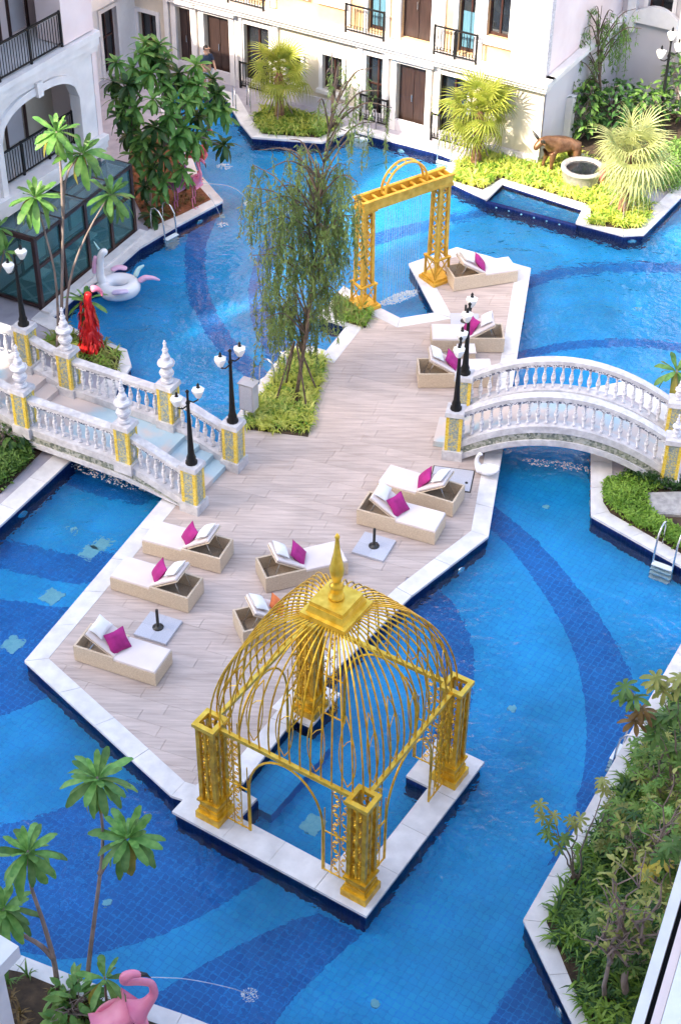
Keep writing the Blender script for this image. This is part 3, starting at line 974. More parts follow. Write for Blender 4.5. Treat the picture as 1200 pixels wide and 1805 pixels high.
# arched storey
kx, kz = lr(66, 168, .1)
ax1 = lr(140, 190, .1)[0]
ax0 = kx - (ax1 - kx)
def arch_wall(x0, x1, a0, a1, z0, zs, zk, z1, y, th=.28):
    mb = MB()
    n = 20
    cols = [a0 + (a1 - a0) * k / n for k in range(n + 1)]
    za = [zs + (zk - zs) * max(0, 1 - abs((x - (a0 + a1) / 2) / ((a1 - a0) / 2)) ** 2.6) ** .5 for x in cols]
    for (p, q) in ((x0, a0), (a1, x1)):
        mb.box(((p + q) / 2, y + th / 2, (z0 + z1) / 2), (q - p, th, z1 - z0))
    for k in range(n):
        xa, xb = cols[k], cols[k + 1]
        mb.add([(xa, y, za[k]), (xb, y, za[k + 1]), (xb, y, z1), (xa, y, z1), (xa, y + th, za[k]), (xb, y + th, za[k + 1]), (xb, y + th, z1), (xa, y + th, z1)],
               [(0, 1, 2, 3), (5, 4, 7, 6), (0, 4, 5, 1), (3, 2, 6, 7)])
    return mb, cols, za
zk = 5.55
wmb, cols, za = arch_wall(ax0 - 1.0, XE - .1, ax0, ax1, 3.2, 4.75, zk, 5.79, .12)
wmb.build('arch_wall', M['white'], lw)
av = MB()
pts = [(ax1, 3.2), (ax1, 4.75)] + [(cols[k], za[k]) for k in range(len(cols) - 1, -1, -1)] + [(ax0, 3.2)]
av.sweep([(-.02, -.10), (-.02, .04), (.20, .04), (.20, -.10)], [(x, .12, z) for x, z in pts],
         [((Vector(((pts[min(i + 1, len(pts) - 1)][1] - pts[max(i - 1, 0)][1]), 0, -(pts[min(i + 1, len(pts) - 1)][0] - pts[max(i - 1, 0)][0])))).normalized(), Vector((0, 1, 0))) for i in range(len(pts))])
av.build('arch_moulding', M['white'], lw)
MB().box(((ax0 + ax1) / 2, .02, zk + .12), (.22, .16, .42), tx=1.2).build('keystone', M['white'], lw)
MB().box(((ax0 - 1 + XA) / 2, .26, 4.5), (ax0 - 1 - XA, .28, 2.56)).build('wall', M['white'], lw)
# upper storey: pier at the end, open loggia beside it
px0 = lr(108, 60, .12)[0]
MB().box(((px0 + XE - .1) / 2, .5, 7.75), (XE - .1 - px0, .9, 2.62)).build('pier', M['wall_pink'], lw)
MB().box(((XA + XE) / 2, 7.0, 9.66), (XE - XA + .3, 14.3, .12)).build('roof', M['white'], lw)
# back wall of the loggias with dark doors
for (z, ops) in ((3.2, [(-6.2, -4.3), (-3.4, -2.5), (-1.9, -1.1)]), (6.4, [(-6.5, -5.2), (-4.4, -2.9), (-2.4, -1.7), (-1.2, -.5)])):
    oo = [(a, b, z + .05, z + 2.3) for a, b in ops]
    wall_mb(XA, XE - .12, z, z + 2.7, oo, 1.75, .15).build('loggia_wall', M['wall_pink'] if z > 5 else M['wall'], lw)
    for o in oo:
        window(lw, o, 1.75, 'balcony_door', .15, w=.08, sill=False, fmat=M['brown_frame'])
wall_mb(XA, XE - .12, -.05, 2.7, [(-2.6, -1.2, .1, 2.3), (-1.0, -.1, .3, 2.3)], .9, .15).build('ground_wall', M['wall_grey'], lw)
window(lw, (-2.6, -1.2, .1, 2.3), .9, 'ground_door', .15, sill=False)
window(lw, (-1.0, -.1, .3, 2.3), .9, 'ground_window', .15)
railing_mb(ax0, ax1 + .0, .26 + .14, 3.2, 1.0, .11, 1.3).build('railing', M['iron'], lw)
railing_mb(-9, px0 - .02, .10, 6.4, 1.0, .11, 1.3).build('railing', M['iron'], lw)
MB().box(((XA + XE) / 2, 8, 4.7), (XE - XA, 12.4, 9.6)).build('core', M['wall_grey'], lw)
# recessed link to the back block
fx_ = on_plane(246, 118, FB, FA)[0]
cp_ = FB + E1 * fx_ - LO
LX1 = cp_.dot(E2) + .1
LY = cp_.dot(Vector((math.cos(R(150)), math.sin(R(150)), 0)))
_t = lambda u, v: on_plane(u, v, LO, LA, LY)[0]
lk = [(_t(185, 125), _t(212, 120), .1, 2.4)]
lk2 = [(_t(190, 20), _t(215, 15), 3.6, 5.6)]
wall_mb(XE - .1, LX1, -.1, 2.8, lk, LY).build('link_wall', M['white'], lw)
wall_mb(XE - .1, LX1, 3.35, 7.2, lk2, LY).build('link_upper_wall', M['wall_grey'], lw)
MB().box(((XE + LX1) / 2, LY + .1, 3.08), (LX1 - XE, .9, .55)).build('link_cornice', M['white'], lw)
MB().box(((XE + LX1) / 2, LY, 6.25), (LX1 - XE, .3, .35)).build('terracotta_band', M['wall_warm'], lw)
window(lw, lk[0], LY, 'window', sill=False)
window(lw, lk2[0], LY)
MB().box(((XE + LX1) / 2, LY + 6.8, 3.5), (LX1 - XE, 13, 7.3)).build('link_core', M['wall_grey'], lw)
MB().box((XE - .12, LY / 2 + .4, 4.5), (.2, LY + .6, 9.1)).build('wing_end_wall', M['wall_pink'], lw)

# ---- the wing behind the camera (it shades the court) and the low terrace wing below it
fw = thing('camera_wing', 'tall cream hotel wing facing the court from the near side', 'building', -E2 * 1.8, FA)
MB().box((0, -6, 17.45), (70, 12, 37.1)).build('wall', M['wall'], fw)
MB().box((0, -5.8, 36.2), (70.6, 12.6, .4)).build('roof', M['white'], fw)
for k in range(11):
    MB().box((0, .06, 3.2 * (k + 1)), (69.8, .16, .3)).build('string_course', M['white'], fw)
tw_a, tw_b = G(1200, 1513, 8), G(1112, 1805, 8)
td = (tw_a - tw_b).normalized()
ta = math.atan2(td.y, td.x)
tw = thing('terrace_wing', 'white and pink ledge of the near hotel wing at bottom right', 'building', (tw_b - td * 3).to_2d().to_3d(), ta)
MB().box((8, -3.0, 3.7), (22, 5.3, 7.4)).build('wall', M['wall_pink'], tw)
MB().box((8, -.07, 7.85), (22, .14, .3)).build('ledge', M['white'], tw)
MB().box((8, -.075, 7.2), (22, .10, 1.0)).build('ledge_wall', M['white'], tw)
MB().box((8, -.175, 7.55), (22, .07, .2)).build('shaded_gutter', M['iron'], tw)  # black colour paints the shadow in the gap behind the ledge
MB().box((8, -.265, 7.8), (22, .11, .5)).build('pink_moulding', M['wall_pink'], tw)
MB().box((8, -2.98, 7.85), (22, 5.3, .8)).build('parapet', M['white'], tw)

# ---- gate pillar at the lower left corner
gp = thing('gate_pillar', 'square white pillar with flat cap at the lower left corner', 'pillar', G(-10, 1690, 4.0) - Vector((.45, -.05, 4.0)), R(58))
MB().box((0, 0, 1.85), (.72, .72, 3.7)).build('shaft', M['white'], gp)
MB().box((0, 0, 3.86), (1.15, 1.15, .28)).build('cap', M['white'], gp)

# ---- glazed pavilion under the left balconies
PO = G(75, 545)
PV = G(238, 410) - PO
PAN = math.atan2(PV.y, PV.x)
PL = PV.length
pv = thing('glass_pavilion', 'dark framed glass pavilion along the left poolside', 'pavilion', PO, PAN)
HPV, DP = 2.25, 1.55
MB().box((PL / 2, DP / 2, .03), (PL, DP, .06)).build('floor', M['teal'], pv)
nb_ = 4
for i in range(nb_ + 1):
    x = PL * i / nb_
    for y in (0, DP):
        MB().box((x, y, HPV / 2), (.12, .12, HPV)).build('post', M['brown_frame'], pv)
for y in (0, DP):
    for z in (.09, 1.35 if y == 0 else 1.3, HPV):
        MB().box((PL / 2, y + .003, z), (PL + .1, .10, .10)).build('rail', M['brown_frame'], pv)
for x in (0, PL):
    for z in (.09, HPV + .002):
        MB().box((x, DP / 2, z), (.10, DP, .10)).build('rail', M['brown_frame'], pv)
MB().box((PL / 2, DP / 2 - .05, HPV + .06), (PL + .3, .06, .05)).build('rail', M['brown_frame'], pv)
for i in range(nb_ + 1):
    MB().box((PL * i / nb_, DP / 2, HPV + .05), (.09, DP + .1, .08)).build('rafter', M['brown_frame'], pv)
for i in range(nb_):
    x0, x1 = PL * i / nb_ + .06, PL * (i + 1) / nb_ - .06
    for (za_, zb_) in ((.15, 1.29), (1.41, HPV - .06)):
        MB().box(((x0 + x1) / 2, 0, (za_ + zb_) / 2), (x1 - x0, .012, zb_ - za_)).build('glass_pane', M['glass'], pv)
    MB().box(((x0 + x1) / 2, .5 * DP, HPV + .10), (x1 - x0 + .04, DP + .12, .012)).build('roof_pane', M['glass_roof'], pv)
    MB().box(((x0 + x1) / 2, DP - .02, 1.1), (x1 - x0, .02, 2.0)).build('rear_panel', M['vinyl_mint'] if i % 2 else M['wall_grey'], pv)
for x in (0, PL):
    MB().box((x, DP / 2, 1.15), (.012, DP - .14, 2.0)).build('glass_pane', M['glass'], pv)
wt = MB()
for x in (.9, 2.1, 3.3):
    wt.box((x, .75, .45), (.75, .5, .06)); wt.box((x, .75, .24), (.1, .1, .4))
wt.build('bench_row', M['vinyl_mint'], pv)
MB().box((PL / 2, -.22, .035), (PL + .3, .28, .09)).build('step', M['coping'], pv)
# ================================================================== bridges
BAL = MB().lathe([(.052, 0), (.052, .05), (.03, .07), (.028, .12), (.055, .22), (.062, .30), (.045, .40), (.026, .50), (.024, .56), (.045, .60), (.03, .63), (.05, .66), (.05, .70)], 8)
BAL_ME = BAL.mesh('baluster', M['baluster'], True)
FIN = MB().lathe([(.15, 0), (.17, .05), (.12, .10), (.11, .16), (.17, .22), (.19, .30), (.15, .38), (.10, .42), (.13, .46), (.22, .54), (.22, .60), (.14, .66), (.10, .70), (.12, .76), (.09, .82), (.06, .90), (.08, .96), (.05, 1.02), (.035, 1.10), (.05, 1.15), (.01, 1.24)], 10)
FIN_ME = FIN.mesh('finial', M['baluster'], True)
def bridge_post(par, x, y, z, fin=False, h=1.02, w=.40):
    p = MB().box((x, y, z + .27 + h / 2), (w, w, h)).build('post', M['mosaic_yellow'], par)
    MB().box((x, y, z + .13), (w + .12, w + .12, .30)).build('post_base', M['bridge_white'], p)
    MB().box((x, y, z + .27 + h + .05), (w + .10, w + .10, .12), tx=.92, ty=.92).build('post_cap', M['bridge_white'], p)
    for ax in (-1, 1):
        for ay in (-1, 1):
            MB().box((x + ax * (w / 2 - .035), y + ay * (w / 2 - .035), z + .27 + h / 2), (.082, .082, h - .01)).build('mosaic_edge', M['mosaic_strip_yellow'], p)
    if fin:
        link('finial', FIN_ME, p, (x, y, z + .27 + h + .11))
    return z + .27 + h + .11
def lamp_post(name_label, loc, rz=0.0, h=2.2, heads=2, big=1.0):
    t = thing('lamp_post', name_label, 'lamp post', loc, rz, 'black lamp posts')
    MB().lathe([(.15 * big, 0), (.15 * big, .05), (.10 * big, .10), (.12 * big, .16), (.085 * big, .26), (.07 * big, .6), (.045 * big, h * .62), (.04 * big, h * .80), (.06 * big, h * .82), (.03 * big, h * .85), (.03 * big, h * .95), (.05 * big, h * .97), (.0, h)], 10).build('pole', M['iron'], t, True)
    ends = [(.26 * big, 0, h * .86), (-.26 * big, 0, h * .80), (0, .26 * big, h * .83)][:heads]
    if heads == 3:
        ends[2] = (0, 0, h * .98)
    for i, e in enumerate(ends):
        a = MB()
        if abs(e[0]) + abs(e[1]) > .01:
            a.tube([(0, 0, e[2] - .02), (e[0] * .5, e[1] * .5, e[2] - .10), (e[0] * .9, e[1] * .9, e[2] - .06), (e[0], e[1], e[2])], .018 * big, 6)
        else:
            a.tube([(0, 0, e[2] - .06), e], .03 * big, 6)
        a.build('arm', M['iron'], t)
        ln = MB().lathe([(.05 * big, 0), (.07 * big, .02), (.14 * big, .16 * big), (.155 * big, .22 * big), (.155 * big, .235 * big)], 6, e).build('lantern', M['glass_white'], t)
        MB().lathe([(.158 * big, .236 * big), (.10 * big, .26 * big), (.05 * big, .29 * big), (.0, .30 * big)], 6, e).build('lantern_lid', M['glass_white'], ln)
        MB().lathe([(.055 * big, .285 * big), (.03 * big, .32 * big), (.04 * big, .36 * big), (.0, .43 * big)], 6, e).build('lantern_finial', M['iron'], ln)
    return t

# ---- left stair bridge
B0 = Vector((-3.13, 30.93, 0))
BA = R(152.5)
lb = thing('stair_bridge', 'white balustraded stair bridge with yellow mosaic posts at left', 'bridge', B0, BA)
HW = .95
ZL = .60
ZU = ZL + .32
S2, S3, S4, S5 = 1.87, 4.93, 6.22, 9.6
# local +x runs up the bridge, local +y is the near (camera-left) side
def deck_z(s):
    if s < S2:
        return ZL * max(0, s) / S2
    if s < S3 + .15:
        return ZL
    if s < S4:
        return ZL + (ZU - ZL) * (s - S3 - .15) / (S4 - S3 - .15)
    return ZU
for k in range(4):
    x0 = .10 + (S2 - .25) * k / 4
    MB().box(((x0 + S2 + .1) / 2, 0, ZL * (k + 1) / 4 - .08), (S2 + .1 - x0 - .002 * k, 2 * HW - .1, .16)).build('step', M['mosaic_floor'], lb)
MB().box(((S2 + S3) / 2 + .1, 0, ZL - .10), (S3 - S2 + .3, 2 * HW - .1, .204)).build('landing', M['mosaic_floor'], lb)
for k in range(2):
    x0 = S3 + .2 + .45 * k
    MB().box(((x0 + S4) / 2 + .1, 0, ZL + .16 * (k + 1) - .08), (S4 + .2 - x0, 2 * HW - .1, .16)).build('step', M['mosaic_floor'], lb)
MB().box(((S4 + S5) / 2 + .12, 0, ZU - .10), (S5 - S4 + .2, 2 * HW - .1, .20)).build('landing', M['mosaic_floor'], lb)
spans = [(0, S2, 8), (S2, S3, 12), (S3, S4, 4), (S4, S5, 13)]
for sy in (1, -1):
    y = sy * HW
    for (a, b, n) in spans:
        za_, zb_ = deck_z(a), deck_z(b)
        A, Bv = Vector((a, y, za_)), Vector((b, y, zb_))
        d = (Bv - A)
        # stringer: upper curb, mosaic strip, lower lip
        for (dz, h, w, mt, nm) in ((.12, .20, .34, 'bridge_white', 'curb'), (-.09, .22, .30, 'mosaic_grey', 'mosaic_strip'), (-.27, .15, .36, 'bridge_white', 'lip')):
            q = MB()
            hw_ = w / 2
            vs = []
            for P_ in (A, Bv):
                lowz = max(P_.z + dz - h / 2, 0.004 if P_.x < .05 else -9)
                upz = max(P_.z + dz + h / 2, lowz + .01)
                vs += [(P_.x, y - hw_, lowz), (P_.x, y + hw_, lowz), (P_.x, y + hw_, upz), (P_.x, y - hw_, upz)]
            q.add(vs, [(0, 1, 5, 4), (1, 2, 6, 5), (2, 3, 7, 6), (3, 0, 4, 7), (3, 2, 1, 0), (4, 5, 6, 7)]).build(nm, M[mt], lb)
        # hand rail
        up = Vector((0, 0, 1.02))
        MB().bar(A + up, Bv + up, .24, .10).build('hand_rail', M['bridge_white'], lb)
        MB().bar(A + up - Vector((0, 0, .085)), Bv + up - Vector((0, 0, .085)), .20, .07).build('rail_mosaic', M['mosaic_band'], lb)
        for i in range(n):
            t = (i + .75) / (n + .5)
            p = A.lerp(Bv, t)
            link('baluster', BAL_ME, lb, (p.x, p.y, p.z + .22), scale=(1, 1, 1.05))
    for (s, fin) in ((0, 0), (S2, 1), (S3, 1), (S4, 0)):
        bridge_post(lb, s, y, deck_z(s) - (.0 if s == 0 else .05), fin=bool(fin))
MB().box((5.0, HW - .1, -.1), (.34, .34, 1.0)).build('pier', M['bridge_white'], lb)
MB().box((5.0, -HW + .1, -.1), (.34, .34, 1.0)).build('pier', M['bridge_white'], lb)
def lbw(x, y, z):
    return B0 + Matrix.Rotation(BA, 3, 'Z') @ Vector((x, y, z))
lamp_post('black lamp post on the near foot post of the left stair bridge', lbw(0, HW, 1.40), R(20), 2.15)
lamp_post('black lamp post on the far foot post of the left stair bridge', lbw(0, -HW, 1.40), R(30), 2.15)
lamp_post('black lamp post at the top of the left stair bridge by the pavilion', lbw(S4, -HW, ZU + 1.35), R(60), 2.1)

# ---- right arched bridge
C0 = Vector((2.99, 33.12, 0))
CA = R(-10.9)
CL = 5.42
CW = .79
rb = thing('arched_bridge', 'white arched footbridge with turned balusters on the right', 'bridge', C0, CA)
def arc_z(s):
    t = (s - CL / 2) / (CL / 2)
    return .22 + .95 * (1 - t * t)
NS = 24
ss = [CL * k / NS for k in range(NS + 1)]
fl = MB()
for k in range(NS):
    for z in (0,):
        a, b = ss[k], ss[k + 1]
        fl.add([(a, -CW, arc_z(a)), (b, -CW, arc_z(b)), (b, CW, arc_z(b)), (a, CW, arc_z(a)), (a, -CW, arc_z(a) - .3), (b, -CW, arc_z(b) - .3), (b, CW, arc_z(b) - .3), (a, CW, arc_z(a) - .3)],
               [(0, 1, 2, 3), (7, 6, 5, 4)])
fl.build('walkway', M['mosaic_floor'], rb)
UPV, SDV = Vector((0, 0, 1)), Vector((0, 1, 0))
for sy in (1, -1):
    y = sy * CW
    def arc(name, dz, w, h, mt, lo=None):
        mb = MB()
        path = [(s, y, arc_z(s) + dz) for s in ss]
        mb.sweep([(-w / 2, -h / 2), (w / 2, -h / 2), (w / 2, h / 2), (-w / 2, h / 2)], path, [(SDV, UPV)] * len(path))
        if lo is not None:
            mb.v = [(a, b, max(c, lo)) for a, b, c in mb.v]
        return mb.build(name, M[mt], rb)
    arc('curb', .13, .30, .20, 'bridge_white')
    arc('mosaic_strip', -.08, .26, .22, 'mosaic_grey', .0)
    arc('lip', -.27, .34, .17, 'bridge_white', -.02)
    arc('hand_rail', 1.04, .24, .11, 'bridge_white')
    arc('rail_mosaic', .945, .20, .075, 'mosaic_band')
    for i in range(23):
        s = CL * (i + .9) / 23.8
        link('baluster', BAL_ME, rb, (s, y, arc_z(s) + .22), scale=(1, 1, 1.0))
    for s in (0, CL):
        bridge_post(rb, s, y, 0.0, h=1.08)
MB().box((CL + .35, 0, .10), (.5, 2 * CW, .2)).build('step', M['mosaic_floor'], rb)
MB().box((-.35, 0, .09), (.4, 2 * CW - .5, .16)).build('step', M['mosaic_floor'], rb)
def rbw(x, y, z):
    return C0 + Matrix.Rotation(CA, 3, 'Z') @ Vector((x, y, z))
lamp_post('black lamp post on the near left post of the arched bridge', rbw(0, -CW, 1.46), R(80), 2.15)
lamp_post('black lamp post on the far left post of the arched bridge', rbw(0, CW, 1.46), R(75), 2.15)
for sy, nm in ((-1, 'near'), (1, 'far')):
    t = tag(link('post_knob', FIN_ME, None, rbw(CL, sy * CW, 1.46), 0, .55), 'small white turned knob on the %s right post of the arched bridge' % nm, 'finial', 'post knobs')
lamp_post('tall black lamp post with three lanterns in the top right garden', G(1158, 235), R(10), 3.4, 3, 1.1)
# ================================================================== the golden gazebo
zr = 2.65
GC = Vector((-.05, 21.10, 0))
HS = 1.70
gzb = thing('gazebo', 'golden domed birdcage gazebo standing in the pool', 'gazebo', GC, GA)
def scroll_chain(mb, a, b, side, n, amp, r=.008):
    """a row of S scrolls between two points"""
    a, b, side = Vector(a), Vector(b), Vector(side)
    for k in range(n):
        p, q = a.lerp(b, k / n), a.lerp(b, (k + 1) / n)
        sgn = 1 if k % 2 == 0 else -1
        pts = []
        for i in range(7):
            t = i / 6
            pts.append(p.lerp(q, t) + side * (amp * sgn * math.sin(PI * 2 * t)))
        mb.tube(pts, r, 4, False)
        c = p.lerp(q, .5)
        mb.tube([c + side * (amp * .55 * math.cos(x)) + (q - p).normalized() * (amp * .55 * math.sin(x)) for x in [PI * 2 * j / 7 for j in range(8)]], r * .9, 4, False)
    return mb
def gold_post(sx, sy):
    x, y = sx * HS, sy * HS
    p = MB().box((x, y, .10), (.56, .56, .20)).box((x, y, .27), (.46, .46, .14)).box((x, y, .42), (.42, .42, .16)).box((x, y, .53), (.50, .50, .05)).build('post_plinth', M['gold'], gzb)
    w = .165
    sh = MB()
    for ax in (-1, 1):
        for ay in (-1, 1):
            sh.box((x + ax * w, y + ay * w, 1.58), (.085, .085, 2.06))
    sh.build('shaft', M['gold'], p)
    lat = MB()
    for (dx, dy, s) in ((0, -w, (1, 0, 0)), (0, w, (1, 0, 0)), (-w, 0, (0, 1, 0)), (w, 0, (0, 1, 0))):
        scroll_chain(lat, (x + dx, y + dy, .58), (x + dx, y + dy, 2.55), s, 9, .085, .017)
        s = Vector(s)
        for z in (.95, 1.4, 1.85, 2.3):
            lat.box((x + dx, y + dy, z), (.28 if s.x else .02, .28 if s.y else .02, .02))
        lat.box((x + dx, y + dy, 1.58), (.05, .05, 2.0))
    lat.build('lattice', M['gold'], p)
    cp = MB()
    for (cx, cy, lx, ly) in ((0, -.2, .50, .10), (0, .2, .50, .10), (-.2, 0, .10, .30), (.2, 0, .10, .30)):
        cp.box((x + cx, y + cy, 2.66), (lx, ly, .09))
    cp.build('open_cap', M['gold_bright'], p)
for sx in (-1, 1):
    for sy in (-1, 1):
        gold_post(sx, sy)
c4 = [(-HS, -HS), (HS, -HS), (HS, HS), (-HS, HS)]
for i in range(4):
    a, b = Vector((*c4[i], zr - .05)), Vector((*c4[(i + 1) % 4], zr - .05))
    d = (b - a).normalized()
    inw = Vector((-d.y, d.x, 0))
    beam = MB().bar(a + d * .2, b - d * .2, .085, .085).build('ring_beam', M['gold_bright'], gzb)
    # arch below the beam with lattice panels beside the posts
    L = (b - a).length
    ar = MB()
    n = 16
    x0, x1 = .86, L - .86
    base = Vector((a.x, a.y, 0))
    pts = [base + d * x0 + Vector((0, 0, .08)), base + d * x0 + Vector((0, 0, 1.3))]
    for k in range(1, n):
        t = PI * k / n
        pts.append(base + d * ((x0 + x1) / 2 - (x1 - x0) / 2 * math.cos(t)) + Vector((0, 0, 1.3 + 1.18 * math.sin(t))))
    pts += [base + d * x1 + Vector((0, 0, 1.3)), base + d * x1 + Vector((0, 0, .08))]
    ar.tube(pts, .024, 6)
    ar.build('arch', M['gold'], gzb)
    for s in (0, 1):
        pn = MB()
        xs = [.30, .48, .66, .82] if s == 0 else [L - .30, L - .48, L - .66, L - .82]
        for k, x in enumerate(xs):
            top = zr - .09 if k < 3 else 1.9
            pn.tube([base + d * x + Vector((0, 0, .06)), base + d * x + Vector((0, 0, top))], .012, 5)
        for z in (.10, 1.25):
            pn.tube([base + d * xs[0] + Vector((0, 0, z)), base + d * xs[-1] + Vector((0, 0, z))], .018, 5)
        m1 = base + d * ((xs[1] + xs[2]) / 2)
        scroll_chain(pn, m1 + Vector((0, 0, .15)), m1 + Vector((0, 0, zr - .15)), d, 9, .07, .013)
        m2 = base + d * ((xs[0] + xs[1]) / 2)
        scroll_chain(pn, m2 + Vector((0, 0, .15)), m2 + Vector((0, 0, zr - .15)), d, 7, .06, .012)
        pn.build('lattice_panel', M['gold'], gzb)
# dome ribs
HD = 2.45
PQ = .24
def rib_point(bx, by, th):
    k = math.cos(th) ** .82
    f = PQ / HS + (1 - PQ / HS) * k
    sw = 1 + .05 * math.sin(th * 2)
    # the square plan rounds off towards the crown
    r = math.hypot(bx, by)
    rr = HS * 1.12
    q = 1 - .45 * math.sin(th) ** 1.0
    g = (r * q + rr * (1 - q)) / r
    return Vector((bx * f * sw * g, by * f * sw * g, zr + HD * math.sin(th) ** 1.08))
NR = 15
bases = []
for i in range(4):
    a, b = Vector((*c4[i], 0)), Vector((*c4[(i + 1) % 4], 0))
    for k in range(NR):
        bases.append(a.lerp(b, (k + .0) / NR))
for bse in bases:
    pts = [rib_point(bse.x, bse.y, PI / 2 * t / 13) for t in range(13)] + [Vector((bse.x * PQ / HS, bse.y * PQ / HS, zr + HD))]
    MB().tube(pts, .0185, 5, False).build('dome_rib', M['gold'], gzb)
# leaf tracery between ribs low on the dome
for i in range(4):
    a, b = Vector((*c4[i], 0)), Vector((*c4[(i + 1) % 4], 0))
    for k in range(1, NR - 1, 3):
        tr = MB()
        for s in (-1, 1):
            pts = []
            for j in range(9):
                t = j / 8
                x = k + .5 + s * .95 * math.sin(PI * t) ** .8 * (1 - .3 * t)
                p = a.lerp(b, x / NR)
                pts.append(rib_point(p.x, p.y, R(4 + 38 * t)))
            tr.tube(pts, .013, 4, False)
        for th in (26,):
            p0, p1 = a.lerp(b, (k + .05) / NR), a.lerp(b, (k + .95) / NR)
            q0, q1 = rib_point(p0.x, p0.y, R(th)), rib_point(p1.x, p1.y, R(th + 5))
            tr.tube([q0, (q0 + q1) / 2 + Vector((0, 0, .04)), q1], .009, 4, False)
        tr.build('tracery', M['gold'], gzb)
top = MB().box((0, 0, zr + HD + .05), (.96, .96, .10)).box((0, 0, zr + HD + .17), (.80, .80, .14), tx=.9, ty=.9).box((0, 0, zr + HD + .28), (.70, .70, .10)).build('crown_plate', M['gold_bright'], gzb)
zt = zr + HD + .33
MB().lathe([(.15, 0), (.15, .06), (.12, .09), (.12, .24), (.14, .28), (.10, .34), (.07, .38), (.09, .44), (.13, .58), (.14, .68), (.11, .84), (.07, 1.05), (.045, 1.25), (.035, 1.38), (.05, 1.42), (.03, 1.47), (.0, 1.52)], 14, (0, 0, zt)).build('finial', M['gold_bright'], top, True)

# ================================================================== the golden water arch
A0, A1 = Vector((.57, 39.3, 0)), Vector((2.73, 40.84, 0))
ad = A1 - A0
AL = ad.length
wa = thing('water_arch', 'golden gateway arch that rains water into the notch of the deck', 'arch', (A0 + A1) / 2, math.atan2(ad.y, ad.x))
HA = 3.15
for s in (-1, 1):
    x = s * AL / 2
    p = MB().box((x, 0, .06), (.74, .74, .10)).box((x, 0, .14), (.62, .62, .08)).build('base', M['gold_soft'], wa)
    lo_ = MB()
    for ax in (-1, 1):
        for ay in (-1, 1):
            lo_.box((x + ax * .24, ay * .24, .48), (.055, .055, .62))
    for ay in (-1, 1):
        lo_.box((x, ay * .24, .80), (.60, .07, .05)); lo_.box((x + ay * .24, 0, .80), (.07, .60, .048))
        lo_.bar((x - .24, ay * .24, .2), (x + .24, ay * .24, .76), .03); lo_.bar((x + .24, ay * .24, .2), (x - .24, ay * .24, .76), .028)
        lo_.bar((x + ay * .24, -.24, .2), (x + ay * .24, .24, .76), .03)
    lo_.build('pedestal', M['gold_soft'], p)
    sh = MB()
    for ax in (-1, 1):
        for ay in (-1, 1):
            sh.bar((x + ax * .17, ay * .17, .82), (x + ax * .15, ay * .15, HA), .095)
    for k in range(7):
        z = 1.05 + k * .30
        for ay in (-1, 1):
            sh.bar((x - .16, ay * .16, z), (x + .16, ay * .16, z + .15), .045); sh.bar((x + ay * .16, -.16, z), (x + ay * .16, .16, z + .15), .045)
    sh.build('shaft', M['gold_soft'], p)
    MB().box((x, 0, HA + .03), (.50, .50, .09)).build('capital', M['gold_soft'], p)
bm_ = MB()
for y in (-.20, .20):
    bm_.box((0, y, HA + .18), (AL + .42, .08, .32))
    bm_.box((0, y * 1.12, HA + .33), (AL + .52, .10, .04))
bm_.box((0, 0, HA + .10), (AL + .3, .34, .03))
bm_.build('beam', M['gold_soft'], wa)
for k in range(9):
    MB().box((-AL / 2 + AL * k / 8, 0, HA + .27), (.07, .36, .05)).build('cross_bar', M['gold_soft'], wa)
for s in (-1, 1):
    MB().box((s * (AL / 2 + .2), 0, HA + .2), (.05, .33, .22)).build('end_plate', M['gold_soft'], wa)
ar = MB()
for y in (-.10, .10):
    ar.tube([(.72 * math.cos(PI * k / 16), y, HA + .34 + .74 * math.sin(PI * k / 16)) for k in range(17)], .035, 6)
for k in range(2, 15, 2):
    c, s_ = .72 * math.cos(PI * k / 16), .74 * math.sin(PI * k / 16)
    ar.tube([(c, -.1, HA + .34 + s_), (c, .1, HA + .34 + s_)], .016, 5)
ar.build('arc', M['gold_soft'], wa)
# the rain of water and its splash
rnd = random.Random(5)
wf = thing('water_rain', 'thin strands of water raining from the golden arch', 'waterfall', (A0 + A1) / 2, math.atan2(ad.y, ad.x))
wm = MB()
for k in range(16):
    x = -.62 + 1.24 * k / 15
    pts = [(x + rnd.uniform(-.008, .008), rnd.uniform(-.01, .01), z) for z in (HA + .08, 2.4, 1.6, .8, .2, WZ)]
    wm.tube(pts, [.006, .006, .005, .005, .006, .008], 4, False)
stuff(wm.build('strands', M['jet'], wf))
def splash_mb(mb, c, rx, ry, ang, n, rnd, h=.12, sz=.035):
    M_ = Matrix.Rotation(ang, 3, 'Z')
    for i in range(n):
        a, r = rnd.uniform(0, 2 * PI), rnd.random() ** .6
        p = Vector(c) + M_ @ Vector((rx * r * math.cos(a), ry * r * math.sin(a), 0))
        z = rnd.uniform(0, h) * (1 - r)
        s = sz * rnd.uniform(.4, 1.3)
        f = rnd.uniform(.15, .4) if rnd.random() < .75 else .9
        mb.add([p + Vector((s, 0, z)), p + Vector((-s * .5, s * .8, z)), p + Vector((-s * .5, -s * .8, z)), p + Vector((0, 0, z + s * f)), p + Vector((0, 0, z - s * .4))],
               [(0, 1, 3), (1, 2, 3), (2, 0, 3), (1, 0, 4), (2, 1, 4), (0, 2, 4)])
    return mb
mbx = splash_mb(MB(), (0, 0, WZ), .70, .22, 0, 420, rnd, .10, .04)
stuff(mbx.build('splash', M['foam'], wf))
